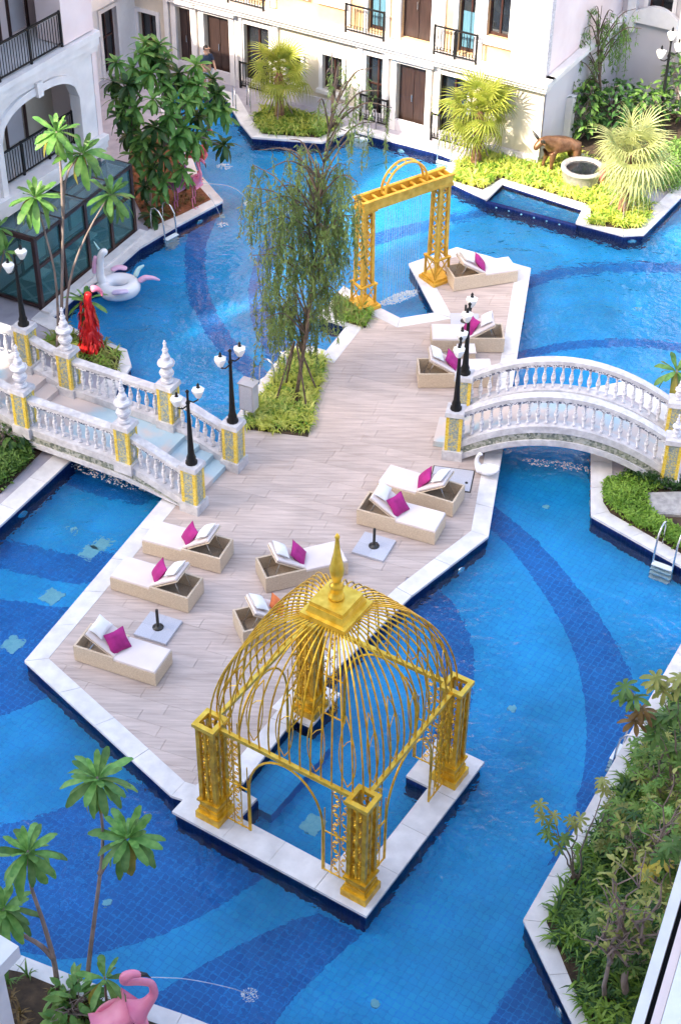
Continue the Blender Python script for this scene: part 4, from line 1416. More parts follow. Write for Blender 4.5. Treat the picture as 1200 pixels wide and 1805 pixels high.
def splash(u, v, rx, ry, ang, n, label, z=WZ, h=.10, sz=.04):
    t = thing('splash', label, 'splash', G(u, v, z), ang, 'splashes on the pool')
    stuff(splash_mb(MB(), (0, 0, 0), rx, ry, 0, n, random.Random(u), h, sz).build('spray', M['foam'], t))
def jet(pts, label, r=.009):
    t = thing('water_jet', label, 'water jet', pts[0], 0, 'fountain jets')
    a = Vector(pts[0])
    q = smooth_line([Vector(p) - a for p in pts], 16)
    stuff(MB().tube(q, r, 5, False).build('stream', M['jet'], t))
splash(190, 842, 1.15, .16, BA, 190, 'white line of spray falling under the stair bridge', h=.06, sz=.03)
splash(985, 820, .95, .18, CA, 190, 'white line of spray falling under the arched bridge', h=.06, sz=.03)
# ================================================================== deck furniture
def pillow_mesh(name, mat, w=.44, d=.44, h=.15):
    mb = MB()
    n = 8
    for top in (1, -1):
        vs, fs = [], []
        for i in range(n + 1):
            for j in range(n + 1):
                u, v = i / n * 2 - 1, j / n * 2 - 1
                k = (1 - abs(u) ** 2.4) * (1 - abs(v) ** 2.4)
                pin = 1 - .10 * (1 - abs(v)) * abs(u) ** 3 - .0
                pin2 = 1 - .10 * (1 - abs(u)) * abs(v) ** 3
                vs.append((u * w / 2 * pin, v * d / 2 * pin2, top * (h / 2 * max(k, 0) ** .55 + .004)))
        for i in range(n):
            for j in range(n):
                q = (i * (n + 1) + j, (i + 1) * (n + 1) + j, (i + 1) * (n + 1) + j + 1, i * (n + 1) + j + 1)
                fs.append(q if top > 0 else q[::-1])
        mb.add(vs, fs)
    return mb.mesh(name, mat, True)
PIL_W = pillow_mesh('white_pillow', M['pillow_white'], .52, .36, .16)
PIL_M = pillow_mesh('magenta_pillow', M['pillow_pink'], .50, .50, .17)
PIL_O = pillow_mesh('orange_pillow', M['pillow_orange'], .46, .46, .17)
def soft_box(x0, x1, y0, y1, z0, z1, r=.025):
    mb = MB()
    lay = [(0, z0), (r * .3, z0), (0, z0 + r)] if False else [(r, z0), (0, z0 + r), (0, z1 - r), (r * .3, z1 - r * .3), (r, z1)]
    vs, fs = [], []
    for ins, z in lay:
        vs += [(x0 + ins, y0 + ins, z), (x1 - ins, y0 + ins, z), (x1 - ins, y1 - ins, z), (x0 + ins, y1 - ins, z)]
    for k in range(len(lay) - 1):
        for i in range(4):
            fs.append((k * 4 + i, k * 4 + (i + 1) % 4, k * 4 + 4 + (i + 1) % 4, k * 4 + 4 + i))
    fs.append((3, 2, 1, 0)); e = (len(lay) - 1) * 4
    fs.append((e, e + 1, e + 2, e + 3))
    return mb.add(vs, fs)
# a lounger lies along local x, head at +x; base from x=-1..1, y=-.38...38
LWD = .39
def lounger_meshes():
    d = {}
    t = .05
    for nm, sy in (('side_a', 1), ('side_b', -1)):
        mb = MB()
        y0, y1 = sy * LWD, sy * (LWD - t)
        prof = [(-1, .02), (1, .02), (1, .46), (.02, .46), (.02, .37), (-1, .37)]
        vs = [(x, y0, z) for x, z in prof] + [(x, y1, z) for x, z in prof]
        n = len(prof)
        fs = [tuple(range(n)), tuple(range(n, 2 * n))[::-1]] + [(i, n + i, n + (i + 1) % n, (i + 1) % n) for i in range(n)]
        if sy > 0:
            fs = [f[::-1] for f in fs]
        mb.add(vs, fs)
        d[nm] = mb.mesh('side_panel', M['wicker'])
    d['head'] = MB().box((1 - t / 2, 0, .24), (t - .002, 2 * LWD - 2 * t - .004, .438)).mesh('head_panel', M['wicker'])
    d['foot'] = MB().box((-1 + t / 2 - .003, 0, .195), (t, 2 * LWD - 2 * t - .004, .35)).mesh('foot_panel', M['wicker'])
    d['floor'] = MB().box((.5, 0, .10), (.94, 2 * LWD - 2 * t - .006, .04)).mesh('box_floor', M['wicker_in'])
    d['base'] = MB().box((0, 0, .012), (1.9, 2 * LWD - .1, .018)).mesh('plinth', M['brown_frame'])
    d['cushion'] = soft_box(-.99, .06, -LWD + .012, LWD - .012, .355, .44).mesh('cushion', M['cushion'])
    a = R(33)
    back = soft_box(0, .80, -LWD + .065, LWD - .065, .0, .075)
    MM = Matrix.Rotation(-a, 3, 'Y')
    back.v = [tuple(Vector((.04, 0, .40)) + MM @ Vector(v)) for v in back.v]
    d['back'] = back.mesh('back_cushion', M['cushion'])
    fr_ = soft_box(.0, .80, -LWD + .06, LWD - .06, -.035, -.004, .008)
    fr_.v = [tuple(Vector((.04, 0, .40)) + MM @ Vector(v)) for v in fr_.v]
    d['frame'] = fr_.mesh('backrest', M['wicker'])
    st = MB()
    for y in (-.22, .22):
        st.tube([Vector((.04, y, .40)) + MM @ Vector((.62, 0, -.04)), (.80, y, .14)], .012, 5)
    st.tube([(.80, -.22, .14), (.80, .22, .14)], .012, 5)
    d['strut'] = st.mesh('strut', M['metal'])
    return d, a, MM
LM, LANG, LMM = lounger_meshes()
NAMES = {'side_a': 'side_panel', 'side_b': 'side_panel', 'head': 'head_panel', 'foot': 'foot_panel', 'floor': 'box_floor', 'base': 'plinth', 'cushion': 'cushion', 'back': 'back_cushion', 'frame': 'backrest', 'strut': 'strut'}
rp = random.Random(11)
def lounger(c, ang, where, pil='magenta'):
    """ang: direction from foot to head"""
    t = thing('sun_lounger', 'wicker sun lounger ' + where, 'sun lounger', (c[0], c[1], .004), ang, 'sun loungers on the deck')
    for k, me in LM.items():
        link(NAMES[k], me, t)
    Mz = Matrix.Rotation(ang, 3, 'Z')
    b = Vector((.04, 0, .40))
    up = LMM @ Vector((0, 0, 1))
    p1 = b + LMM @ Vector((.64, rp.uniform(-.03, .03), .075 + .075))
    w = tag(link('white_pillow', PIL_W, None, Vector((c[0], c[1], .004)) + Mz @ p1, (Mz @ LMM @ Matrix.Rotation(PI / 2 + rp.uniform(-.15, .15), 3, 'Z'))),
            'white head pillow on the lounger ' + where, 'pillow', 'white pillows')
    p2 = Vector((.08, rp.uniform(-.04, .04), .64))
    lean = Matrix.Rotation(-R(52), 3, 'Y')
    tw_ = R(30) if math.cos(ang) > 0 else -R(30)
    m = tag(link(pil + '_pillow', PIL_M if pil == 'magenta' else PIL_O, None, Vector((c[0], c[1], .004)) + Mz @ p2, (Mz @ Matrix.Rotation(tw_ + rp.uniform(-.15, .2), 3, 'Z') @ lean @ Matrix.Rotation(rp.uniform(-.2, .2), 3, 'Z'))),
            pil + ' throw pillow on the lounger ' + where, 'pillow', 'throw pillows')
def from_side(a, b, head_first):
    """near bottom edge a-b in the survey; head at a if head_first"""
    p, q = G(*a), G(*b)
    d = (q - p).normalized()
    n = Vector((-d.y, d.x, 0))
    if n.y < 0:
        n = -n
    c = (p + q) / 2 + n * LWD
    h = -d if head_first else d
    return c, math.atan2(h.y, h.x)
for a, b, hf, w, pl in (
    ((133, 1165), (275, 1211), True, 'nearest the left tip of the deck', 'magenta'),
    ((197, 1040), (332, 1082), False, 'second from the left tip of the deck', 'magenta'),
    ((254, 976), (387, 1012), False, 'closest to the foot of the stair bridge', 'magenta'),
    ((628, 924), (765, 962), True, 'in front of the pair by the right edge', 'magenta'),
    ((664, 873), (797, 913), False, 'behind its pair near the white swan statue', 'magenta'),
    ((468, 1047), (614, 1013), True, 'just behind the gazebo crown', 'magenta'),
    ((432, 1141), (577, 1105), True, 'half hidden by the ribs of the gazebo dome', 'orange'),
    ((804, 514), (906, 498), True, 'at the far tip beside the golden arch', 'magenta'),
    ((764, 621), (883, 622), False, 'just beyond the lamp posts, facing left', 'magenta'),
    ((737, 685), (866, 684), True, 'next to the far end of the arched bridge', 'magenta')):
    c, an = from_side(a, b, hf)
    lounger(c, an, w, pl)
def parasol_base(pts, pole, label):
    q = [G(*p) for p in pts]
    c = sum(q, Vector()) / 4
    d = q[1] - q[0]
    t = thing('parasol_base', label, 'parasol base', (c.x, c.y, .002), math.atan2(d.y, d.x), 'parasol bases')
    for ix in (-1, 1):
        for iy in (-1, 1):
            MB().box((ix * .202, iy * .202, .035), (.40, .40, .066)).build('granite_slab', M['slab'], t)
    MB().lathe([(.13, .068), (.13, .085), (.06, .10), (.045, .13), (.035, .14), (.035, .60), (.03, .61)], 12).build('pole_sleeve', M['black'], t, True)
    MB().tube([(.03, 0, .2), (.09, 0, .2)], .012, 6).build('lock_knob', M['black'], t)
parasol_base([(233, 1122), (287, 1139), (325, 1096), (272, 1083)], None, 'grey parasol base with black sleeve between the left loungers')
parasol_base([(615, 975), (672, 992), (700, 959), (648, 940)], None, 'grey parasol base with black sleeve behind the gazebo finial')
parasol_base([(792, 583), (836, 584), (846, 556), (800, 556)], None, 'grey parasol base partly hidden behind the lamp posts')
# low table beside the far lounger
st_ = thing('side_table', 'small white topped wicker side table behind the lamp posts', 'side table', G(820, 634), R(3))
MB().box((0, 0, .17), (.46, .42, .34)).build('body', M['wicker'], st_)
MB().box((0, 0, .36), (.50, .46, .035)).build('top', M['cushion'], st_)
# service hatch
q = [G(*p) for p in [(764, 823), (834, 832), (828, 866), (758, 858)]]
hc = sum(q, Vector()) / 4
hd = q[1] - q[0]
ht = thing('service_hatch', 'flush grey service hatch with dark frame beside the swan statue', 'hatch', (hc.x, hc.y, .002), math.atan2(hd.y, hd.x))
MB().box((0, 0, .006), (1.06, .90, .010)).build('frame', M['black'], ht)
MB().box((0, 0, .012), (1.00, .84, .014)).build('lid', M['slab'], ht)
MB().lathe([(.04, .019), (.04, .03), (.0, .03)], 10, (.38, -.1, 0)).build('lift_ring', M['black'], ht)
# service cabinet
cb = thing('service_cabinet', 'grey metal service cabinet beside the deck planting bed', 'cabinet', G(440, 742), R(-25))
MB().box((0, 0, .82), (.40, .30, .80)).build('body', M['util'], cb)
MB().box((0, 0, 1.235), (.46, .36, .03)).build('lid', M['util'], cb)
MB().box((0, -.155, .82), (.34, .012, .72)).build('door', M['slab'], cb)
for sx in (-1, 1):
    MB().box((sx * .15, 0, .21), (.05, .05, .42)).build('leg', M['metal'], cb)
# pool ladders
def ladder(u, v, ang, label, z=0.0):
    """ang: direction from the bank to the water"""
    t = thing('pool_ladder', label, 'pool ladder', G(u, v, z), ang, 'steel pool ladders')
    for sy in (-.25, .25):
        MB().tube([(-.45, sy, 0), (-.45, sy, .55), (-.40, sy, .72), (-.25, sy, .80), (-.08, sy, .74), (.06, sy, .55), (.10, sy, .2), (.12, sy, -.25), (.14, sy, -.9)], .024, 7).build('rail', M['metal'], t, True)
    for k in range(4):
        MB().box((.14 + .015 * k, 0, -.16 - .2 * k), (.16, .50, .035)).build('tread', M['step'], t)
ladder(296, 407, R(-40), 'steel pool ladder in front of the flamingo planter')
ladder(428, 196, R(-75), 'steel pool ladder left of the back planting bed')
ladder(640, 233, R(-118), 'steel pool ladder beside the french window at the back')
ladder(785, 276, R(-118), 'steel pool ladder at the corner of the fan palm garden')
ladder(1172, 983, R(-120), 'steel pool ladder at the right planter near the arched bridge')
ladder(1100, 1322, R(150), 'steel pool ladder at the lower right planter among the leaves')
ladder(473, 664, R(140), 'steel pool ladder by the deck planting bed under the weeping tree')
# ================================================================== statues, floats, person
def flamingo(label, loc, ang, mat, scale=1.0, legs=True, spout=False, curl=True):
    t = thing('flamingo_statue', label, 'statue', loc, ang, 'flamingo statues')
    t.scale = (scale,) * 3
    z0 = .75 if legs else .35
    body = [(0, 0, z0 + .22, .20, .22), (-.22, 0, z0 + .18, .15, .15), (-.42, 0, z0 + .08, .06, .05), (-.58, 0, z0 + .0, .02, .02),
            (.18, 0, z0 + .28, .14, .15), (.30, 0, z0 + .42, .06), (.34, 0, z0 + .60, .045), (.26, 0, z0 + .78, .04), (.20, 0, z0 + .94, .04),
            (.26, 0, z0 + 1.08, .045), (.38, 0, z0 + 1.10, .065), (.48, 0, z0 + 1.03, .04), (.54, 0, z0 + .92, .018)]
    ed = [(0, 1), (1, 2), (2, 3), (0, 4)] + [(k, k + 1) for k in range(4, 12)]
    skin('body', body, ed, mat, t)
    MB().tube([(.50, 0, z0 + 1.01), (.545, 0, z0 + .92), (.545, 0, z0 + .84)], [.03, .022, .005], 6).build('beak', M['black'], t)
    for sy in (-.07, .07):
        w = skin('wing', [(.08, sy * 2.4, z0 + .26, .05, .14), (-.18, sy * 2.5, z0 + .22, .04, .12), (-.42, sy * 1.8, z0 + .10, .02, .05)], [(0, 1), (1, 2)], mat, t)
        if legs:
            MB().tube([(0, sy, z0 + .1), (.02, sy, z0 * .52), (-.03, sy, z0 * .48), (0, sy, .02), (.12, sy, .01)], [.022, .016, .02, .014, .018], 6).build('leg', mat, t)
    return t
f1 = flamingo('coral flamingo statue at the back of the poolside planter', G(352, 318), R(-10), M['flamingo_red'], 1.0)
f2 = flamingo('mauve flamingo statue standing left in the rust planter', G(312, 372), R(-35), M['flamingo_purple'], .95)
f3 = flamingo('pink flamingo statue reaching over the planter coping', G(343, 366), R(-30), M['flamingo'], .95)
f4 = thing('flamingo_statue', 'bright pink flamingo fountain statue in the lower left planter', 'statue', G(218, 1842, 0), R(20), 'flamingo statues')
f4.scale = (1.15,) * 3
skin('body', [(0, 0, .62, .30, .30), (-.20, 0, .42, .24, .24), (-.38, 0, .15, .12, .12), (.22, 0, .74, .22, .22), (.42, 0, .88, .10), (.56, .02, 1.05, .075), (.54, .06, 1.28, .065), (.34, .10, 1.36, .065), (.14, .12, 1.42, .075), (.16, .08, 1.60, .09), (.30, .04, 1.66, .07), (.40, .0, 1.62, .04)],
     [(0, 1), (1, 2), (0, 3), (3, 4), (4, 5), (5, 6), (6, 7), (7, 8), (8, 9), (9, 10), (10, 11)], M['flamingo'], f4)
MB().tube([(.36, .02, 1.64), (.46, 0, 1.60), (.52, 0, 1.50)], [.045, .032, .008], 7).build('beak', M['black'], f4, True)
for sy in (-1, 1):
    skin('wing', [(.12, sy * .26, .72, .07, .18), (-.16, sy * .30, .55, .07, .18), (-.40, sy * .22, .28, .03, .09)], [(0, 1), (1, 2)], M['flamingo'], f4)
# jets from the flamingos
jet([G(362, 262, 1.5), G(380, 265, 1.2), G(394, 290, WZ)], 'thin water jet from the coral flamingo')
jet([G(352, 322, 1.4), G(410, 330, .8), G(441, 358, WZ)], 'thin water jet from the mauve flamingo')
jet([G(368, 342, 1.2), G(385, 372, .6), G(393, 395, WZ)], 'thin water jet from the pink planter flamingo')
jet([f4.location + Vector((.56, .21, 1.73)), G(330, 1726, 1.35), G(400, 1740, .7), G(438, 1752, WZ)], 'long thin water jet from the lower flamingo')
splash(395, 294, .26, .2, 0, 70, 'small white splash beside the coral flamingo', h=.12)
splash(441, 359, .2, .16, 0, 50, 'small white splash farthest out from the flamingos')
splash(393, 397, .2, .16, 0, 50, 'small white splash below the planter tip')
splash(440, 1754, .17, .15, 0, 150, 'white splash in the lower pool where the jet lands', h=.10, sz=.016)
# red bird statue beside the stair bridge
rbd = thing('bird_statue', 'tall red bird statue with pink head beside the stair bridge', 'statue', G(162, 622), R(20))
skin('body', [(0, 0, .35, .27, .25), (0, 0, .05, .22, .22), (.02, 0, .70, .22, .20), (.06, 0, 1.05, .15, .14), (.05, 0, 1.40, .12, .12), (.03, 0, 1.72, .12, .12), (.10, 0, 1.95, .11, .11)],
     [(0, 1), (0, 2), (2, 3), (3, 4), (4, 5), (5, 6)], M['red'], rbd)
skin('head', [(.14, 0, 2.02, .14, .13), (.30, 0, 2.03, .10, .09), (.42, 0, 1.92, .06), (.46, 0, 1.74, .03)], [(0, 1), (1, 2), (2, 3)], M['flamingo'], rbd)
skin('wing', [(0, -.22, .85, .05, .12), (-.05, -.26, .55, .05, .16), (-.10, -.24, .2, .03, .10)], [(0, 1), (1, 2)], M['red'], rbd)
skin('wing', [(0, .22, .85, .05, .12), (-.05, .26, .55, .05, .16), (-.10, .24, .2, .03, .10)], [(0, 1), (1, 2)], M['red'], rbd)
def feathers(par, n, z0, z1, r0, r1, size, mat, seed):
    rnd = random.Random(seed)
    mb = MB()
    for i in range(n):
        t = rnd.random()
        z, r = z0 + (z1 - z0) * t, r0 + (r1 - r0) * t
        a = rnd.uniform(0, 2 * PI)
        l = size * rnd.uniform(.7, 1.2)
        s = [(0, 0, 0), (l * .45, -l * .16, .015), (l, 0, -.01), (l * .45, l * .16, .015)]
        Mx = Matrix.Rotation(a, 3, 'Z') @ Matrix.Rotation(R(rnd.uniform(55, 80)), 3, 'Y')
        mb.add([Vector((r * math.cos(a), r * math.sin(a), z)) + Mx @ Vector(v) for v in s], [(0, 1, 2, 3)])
    mb.build('plumage', mat, par)
feathers(rbd, 220, .25, 1.7, .30, .12, .24, M['red'], 9)
# inflatable float
fc = G(210, 514, WZ)
fl_ = thing('pool_float', 'white inflatable swan float with pastel wings and tail', 'pool float', fc, R(8))
ring = [(.46 * math.cos(a), .40 * math.sin(a), .16, .24, .24) for a in [2 * PI * k / 12 for k in range(12)]]
skin('ring', ring, [(k, (k + 1) % 12) for k in range(12)], M['vinyl'], fl_)
skin('neck', [(-.42, 0, .25, .17), (-.50, 0, .60, .13), (-.46, 0, .95, .11), (-.44, 0, 1.22, .12), (-.34, 0, 1.38, .14), (-.20, 0, 1.36, .08)], [(k, k + 1) for k in range(5)], M['vinyl'], fl_)
MB().tube([(-.46, 0, 1.46), (-.58, 0, 1.72)], [.04, .008], 8).build('horn', M['vinyl_mint'], fl_, True)
skin('mane', [(-.58, 0, 1.25, .06), (-.64, 0, .95, .07), (-.66, 0, .65, .06)], [(0, 1), (1, 2)], M['vinyl_pink'], fl_)
for sy in (-1, 1):
    w = skin('wing', [(-.20, sy * .62, .36, .10, .06), (.05, sy * .70, .42, .13, .06), (.30, sy * .62, .38, .09, .05)], [(0, 1), (1, 2)], M['vinyl_lilac'] if sy < 0 else M['vinyl_pink'], fl_)
skin('tail', [(.60, 0, .30, .10), (.80, .02, .42, .09), (1.05, .05, .36, .06), (1.22, .06, .26, .03)], [(0, 1), (1, 2), (2, 3)], M['vinyl_pink'], fl_)
skin('tail_plume', [(.50, .10, .40, .09), (.62, .20, .62, .07), (.80, .24, .70, .03)], [(0, 1), (1, 2)], M['vinyl_mint'], fl_)
# white swan statue on the coping
sw = thing('swan_statue', 'small white swan statue on the deck edge by the arched bridge', 'statue', G(853, 838), R(-25))
skin('body', [(0, 0, .16, .15, .15), (.20, .02, .22, .12), (.38, .04, .30, .05), (-.16, 0, .18, .12), (-.24, 0, .36, .06), (-.22, 0, .52, .05), (-.16, 0, .64, .055), (-.08, 0, .62, .03)],
     [(0, 1), (1, 2), (0, 3), (3, 4), (4, 5), (5, 6), (6, 7)], M['vinyl'], sw)
skin('wing', [(-.05, -.14, .20, .05, .09), (.18, -.15, .24, .04, .08), (.36, -.10, .32, .02, .03)], [(0, 1), (1, 2)], M['vinyl'], sw)
skin('wing', [(-.05, .14, .20, .05, .09), (.18, .15, .24, .04, .08), (.36, .10, .32, .02, .03)], [(0, 1), (1, 2)], M['vinyl'], sw)
# bronze bull
bl_ = thing('bull_statue', 'brown bull statue standing beside the stone basin in the garden', 'statue', G(985, 300), R(205))
n = [(0, 0, .90, .23, .26), (-.45, 0, .90, .21, .24), (.36, 0, 1.02, .25, .29), (.58, 0, 1.16, .18, .22), (.78, 0, 1.22, .13, .14), (.94, 0, 1.08, .12, .12), (1.04, 0, .92, .085, .085),
     (.42, .18, .60, .10), (.46, .19, .32, .055), (.44, .19, .04, .06), (.42, -.18, .60, .10), (.52, -.19, .32, .055), (.52, -.19, .04, .06),
     (-.50, .18, .58, .14), (-.42, .20, .40, .08), (-.55, .20, .25, .06), (-.52, .20, .04, .07), (-.50, -.18, .58, .14), (-.44, -.20, .40, .08), (-.58, -.20, .25, .06), (-.54, -.20, .04, .07),
     (-.70, 0, .85, .05), (-.76, 0, .55, .03), (-.74, 0, .30, .05)]
e = [(0, 1), (0, 2), (2, 3), (3, 4), (4, 5), (5, 6), (2, 7), (7, 8), (8, 9), (2, 10), (10, 11), (11, 12), (1, 13), (13, 14), (14, 15), (15, 16), (1, 17), (17, 18), (18, 19), (19, 20), (1, 21), (21, 22), (22, 23)]
skin('body', n, e, M['bronze'], bl_)
for sy in (-1, 1):
    MB().tube([(.86, sy * .12, 1.26), (.88, sy * .30, 1.32), (.96, sy * .36, 1.46)], [.055, .045, .008], 7).build('horn', M['black'], bl_, True)
    MB().tube([(.82, sy * .14, 1.20), (.80, sy * .30, 1.16)], [.05, .012], 6).build('ear', M['bronze'], bl_, True)
# stone basin
wl = thing('stone_basin', 'round grey stone basin with dark water beside the bull statue', 'basin', G(1024, 322), 0)
MB().lathe([(.62, 0), (.66, .08), (.66, .46), (.72, .50), (.72, .58), (.56, .58), (.54, .48)], 24).build('ring', M['concrete'], wl, True)
MB().lathe([(.545, .495), (.545, .51)], 24).build('water', M['pane'], wl)
# red parrot
pr_ = thing('parrot_statue', 'red parrot statue beside the stone basin under the fan palm', 'statue', G(1057, 334), R(-60))
skin('body', [(0, 0, .55, .13, .12), (0, 0, .75, .10), (.04, 0, .90, .10), (.14, 0, .88, .04), (-.04, 0, .32, .09), (-.10, 0, .08, .04)], [(0, 1), (1, 2), (2, 3), (0, 4), (4, 5)], M['flamingo_red'], pr_)
MB().tube([(0, .07, .42), (.02, .07, .0)], .02, 6).build('leg', M['black'], pr_)
MB().tube([(0, -.07, .42), (.02, -.07, .0)], .02, 6).build('leg', M['black'], pr_)
# person on the back terrace
ps = thing('person', 'person in dark blue top leaning by the brown door on the back terrace', 'person', G(366, 163), R(-60))
n = [(0, 0, .92, .13, .15), (0, 0, 1.10, .12, .15), (.03, 0, 1.30, .12, .17), (.05, 0, 1.43, .07, .09), (.07, 0, 1.50, .05),
     (.04, .17, 1.38, .06), (.10, .25, 1.12, .042), (.26, .22, .98, .034), (.34, .19, 1.0, .03),
     (.04, -.17, 1.38, .06), (.10, -.25, 1.12, .042), (.26, -.20, .98, .034), (.34, -.16, 1.0, .03),
     (0, .09, .80, .095), (.03, .10, .48, .062), (0, .10, .10, .045), (.10, .10, .04, .04), (0, -.09, .80, .095), (.02, -.10, .48, .062), (0, -.10, .10, .045), (.10, -.10, .04, .04)]
e = [(0, 1), (1, 2), (2, 3), (3, 4), (2, 5), (5, 6), (6, 7), (7, 8), (2, 9), (9, 10), (10, 11), (11, 12), (0, 13), (13, 14), (14, 15), (15, 16), (0, 17), (17, 18), (18, 19), (19, 20)]
skin('body', n, e, M['skin'], ps)
skin('head', [(.09, 0, 1.62, .085, .10), (.08, 0, 1.54, .05), (.10, 0, 1.70, .07)], [(0, 1), (0, 2)], M['skin'], ps)
skin('hair', [(.07, 0, 1.745, .10, .11), (.01, 0, 1.66, .105, .11), (-.01, 0, 1.53, .06, .09)], [(0, 1), (1, 2)], M['hair'], ps)
skin('shirt', [(0, 0, 1.0, .145, .165), (0, 0, 1.15, .135, .165), (.03, 0, 1.32, .135, .185), (.05, 0, 1.43, .08, .10), (.04, .18, 1.38, .075), (.09, .24, 1.18, .055), (.04, -.18, 1.38, .075), (.09, -.24, 1.18, .055)],
     [(0, 1), (1, 2), (2, 3), (2, 4), (4, 5), (2, 6), (6, 7)], M['shirt'], ps)
skin('shorts', [(0, 0, .94, .145, .165), (0, .09, .78, .11), (.02, .10, .55, .085), (0, -.09, .78, .11), (.02, -.10, .55, .085)], [(0, 1), (1, 2), (0, 3), (3, 4)], M['shorts'], ps)
for sy in (-1, 1):
    hand = MB()
    for k in range(4):
        y = sy * (.175 + .012 - .018 * k)
        hand.tube([(.35, y, 1.0), (.39, y, .995), (.42 - .005 * abs(k - 1), y, .975)], [.010, .009, .007], 5)
    hand.tube([(.34, sy * .15, 1.0), (.37, sy * .13, 1.01)], [.011, .008], 5)
    hand.build('hand', M['skin'], ps)
# ================================================================== plants
def leaf_verts(L, W, droop, seg=5, fold=.25, tip=.65):
    """a single blade along +x; returns verts, faces"""
    vs, fs = [], []
    for i in range(seg + 1):
        t = i / seg
        w = W * (math.sin(PI * min(t ** tip, 1)) ** .75 if 0 < t < 1 else (.10 if t == 0 else .02))
        z = -droop * t * t * L
        x = L * (t - .12 * droop * t * t)
        vs += [(x, -w / 2, z + fold * w / 2), (x, 0, z), (x, w / 2, z + fold * w / 2)]
    for i in range(seg):
        a = i * 3
        fs += [(a, a + 3, a + 4, a + 1), (a + 1, a + 4, a + 5, a + 2)]
    return vs, fs
def xf(vs, Mx, loc):
    loc = Vector(loc)
    return [loc + Mx @ Vector(v) for v in vs]
def aim(az, el, roll=0.0):
    return Matrix.Rotation(az, 3, 'Z') @ Matrix.Rotation(-el, 3, 'Y') @ Matrix.Rotation(roll, 3, 'X')
def tie(a, b, n=5, sway=.1, rnd=random):
    a, b = Vector(a), Vector(b)
    out = []
    for i in range(n + 1):
        t = i / n
        s = math.sin(PI * t) * sway
        out.append(a.lerp(b, t) + Vector((s * rnd.uniform(-1, 1), s * rnd.uniform(-1, 1), 0)))
    return out
def obovate(L, W, droop, seg=7, fold=.18, wav=.0):
    """a blunt ended leaf, widest beyond the middle"""
    vs, fs = [], []
    for i in range(seg + 1):
        t = i / seg
        w = W * (.10 + .90 * math.sin(PI * min(1, .06 + .70 * t ** 1.15)) ** 1.1) if t < .999 else W * .30
        if .9 > t > .8:
            w = W * .9
        z = -droop * t * t * L + wav * math.sin(9 * t)
        x = L * (t - .12 * droop * t * t)
        k = 1 + .10 * math.sin(11 * t)
        vs += [(x, -w / 2 * k, z + fold * w / 2 + wav * math.sin(17 * t)), (x, 0, z), (x, w / 2 * (2 - k), z + fold * w / 2)]
    for i in range(seg):
        a = i * 3
        fs += [(a, a + 3, a + 4, a + 1), (a + 1, a + 4, a + 5, a + 2)]
    return vs, fs
LEAF_ME = [MB().add(*obovate(1.0, .27, dr, 7, .2, .012)).mesh('leaf', M['leaf_near'], True) for dr in (.15, .4, .75)]
LEAF_OLD = MB().add(*obovate(1.0, .25, .7, 7, .2, .012)).mesh('leaf', M['leaf_old'], True)
def rosette_parts(par, c, n, L, rnd, old=0.0):
    for i in range(n):
        t = i / (n - 1)
        az = i * 2.39996 + rnd.uniform(-.2, .2)
        el = R(72 - 112 * t ** .85 + rnd.uniform(-12, 12))
        s = L * (.55 + .45 * min(1, t * 2.2)) * rnd.uniform(.85, 1.1)
        me = LEAF_OLD if (t > .75 and rnd.random() < old) else LEAF_ME[0 if t < .35 else (1 if t < .75 else 2)]
        link('leaf', me, par, Vector(c) + Vector((math.cos(az) * .04, math.sin(az) * .04, -.10 * t)), aim(az, el, rnd.uniform(-.35, .35)).to_quaternion(), s)
def frangipani(label, base, limbs, L=.5, n=20, seed=1, trunk_r=.06, old=.2, group='slim frangipani trees'):
    """limbs: list of polylines (world points) ending at a leaf rosette"""
    rnd = random.Random(seed)
    t = thing('frangipani_tree', label, 'tree', base, 0, group)
    mb = MB()
    base = Vector(base)
    for pl in limbs:
        pts = smooth_line([Vector(p) - base for p in pl], 10)
        m = len(pts)
        mb.tube(pts, [trunk_r * (1 - .6 * i / (m - 1)) for i in range(m)], 7)
    mb.build('trunk', M['bark'], t, True)
    for pl in limbs:
        rosette_parts(t, Vector(pl[-1]) - base, n, L * rnd.uniform(.92, 1.08), rnd, old)
    return t
# slim trees left of the stair bridge
b = G(108, 612)
by = b.y
frangipani('slim frangipani with two high leaf crowns in front of the glass pavilion', b,
           [[b, V(110, 500, by), V(112, 380, by - .1), V(118, 310, by - .2), V(145, 268, by - .3)], [V(112, 380, by - .1), V(108, 300, by - .3), V(100, 230, by - .4)]], .66, 28, 2, .05)
b = G(100, 625)
frangipani('leaning frangipani with a low left crown before the pavilion', b,
           [[b, V(103, 560, by), V(97, 480, by), V(80, 410, by - .1), V(62, 345, by - .2)]], .74, 30, 3, .045)
b = G(122, 606)
frangipani('frangipani with a drooping right crown over the pavilion roof', b,
           [[b, V(118, 540, by), V(130, 470, by), V(160, 400, by), V(196, 340, by - .1)]], .70, 28, 4, .045)
b = G(158, 604)
frangipani('short frangipani crown beside the red bird statue', b, [[b, V(156, 570, b.y), V(152, 528, b.y)]], .60, 22, 5, .045)
b = G(-14, 590)
frangipani('frangipani crown cut by the left edge above the stair bridge', b, [[b, V(-12, 500, b.y), V(-4, 400, b.y)], [V(-12, 500, b.y), V(2, 470, b.y), V(8, 440, b.y)]], .5, 14, 15, .05)
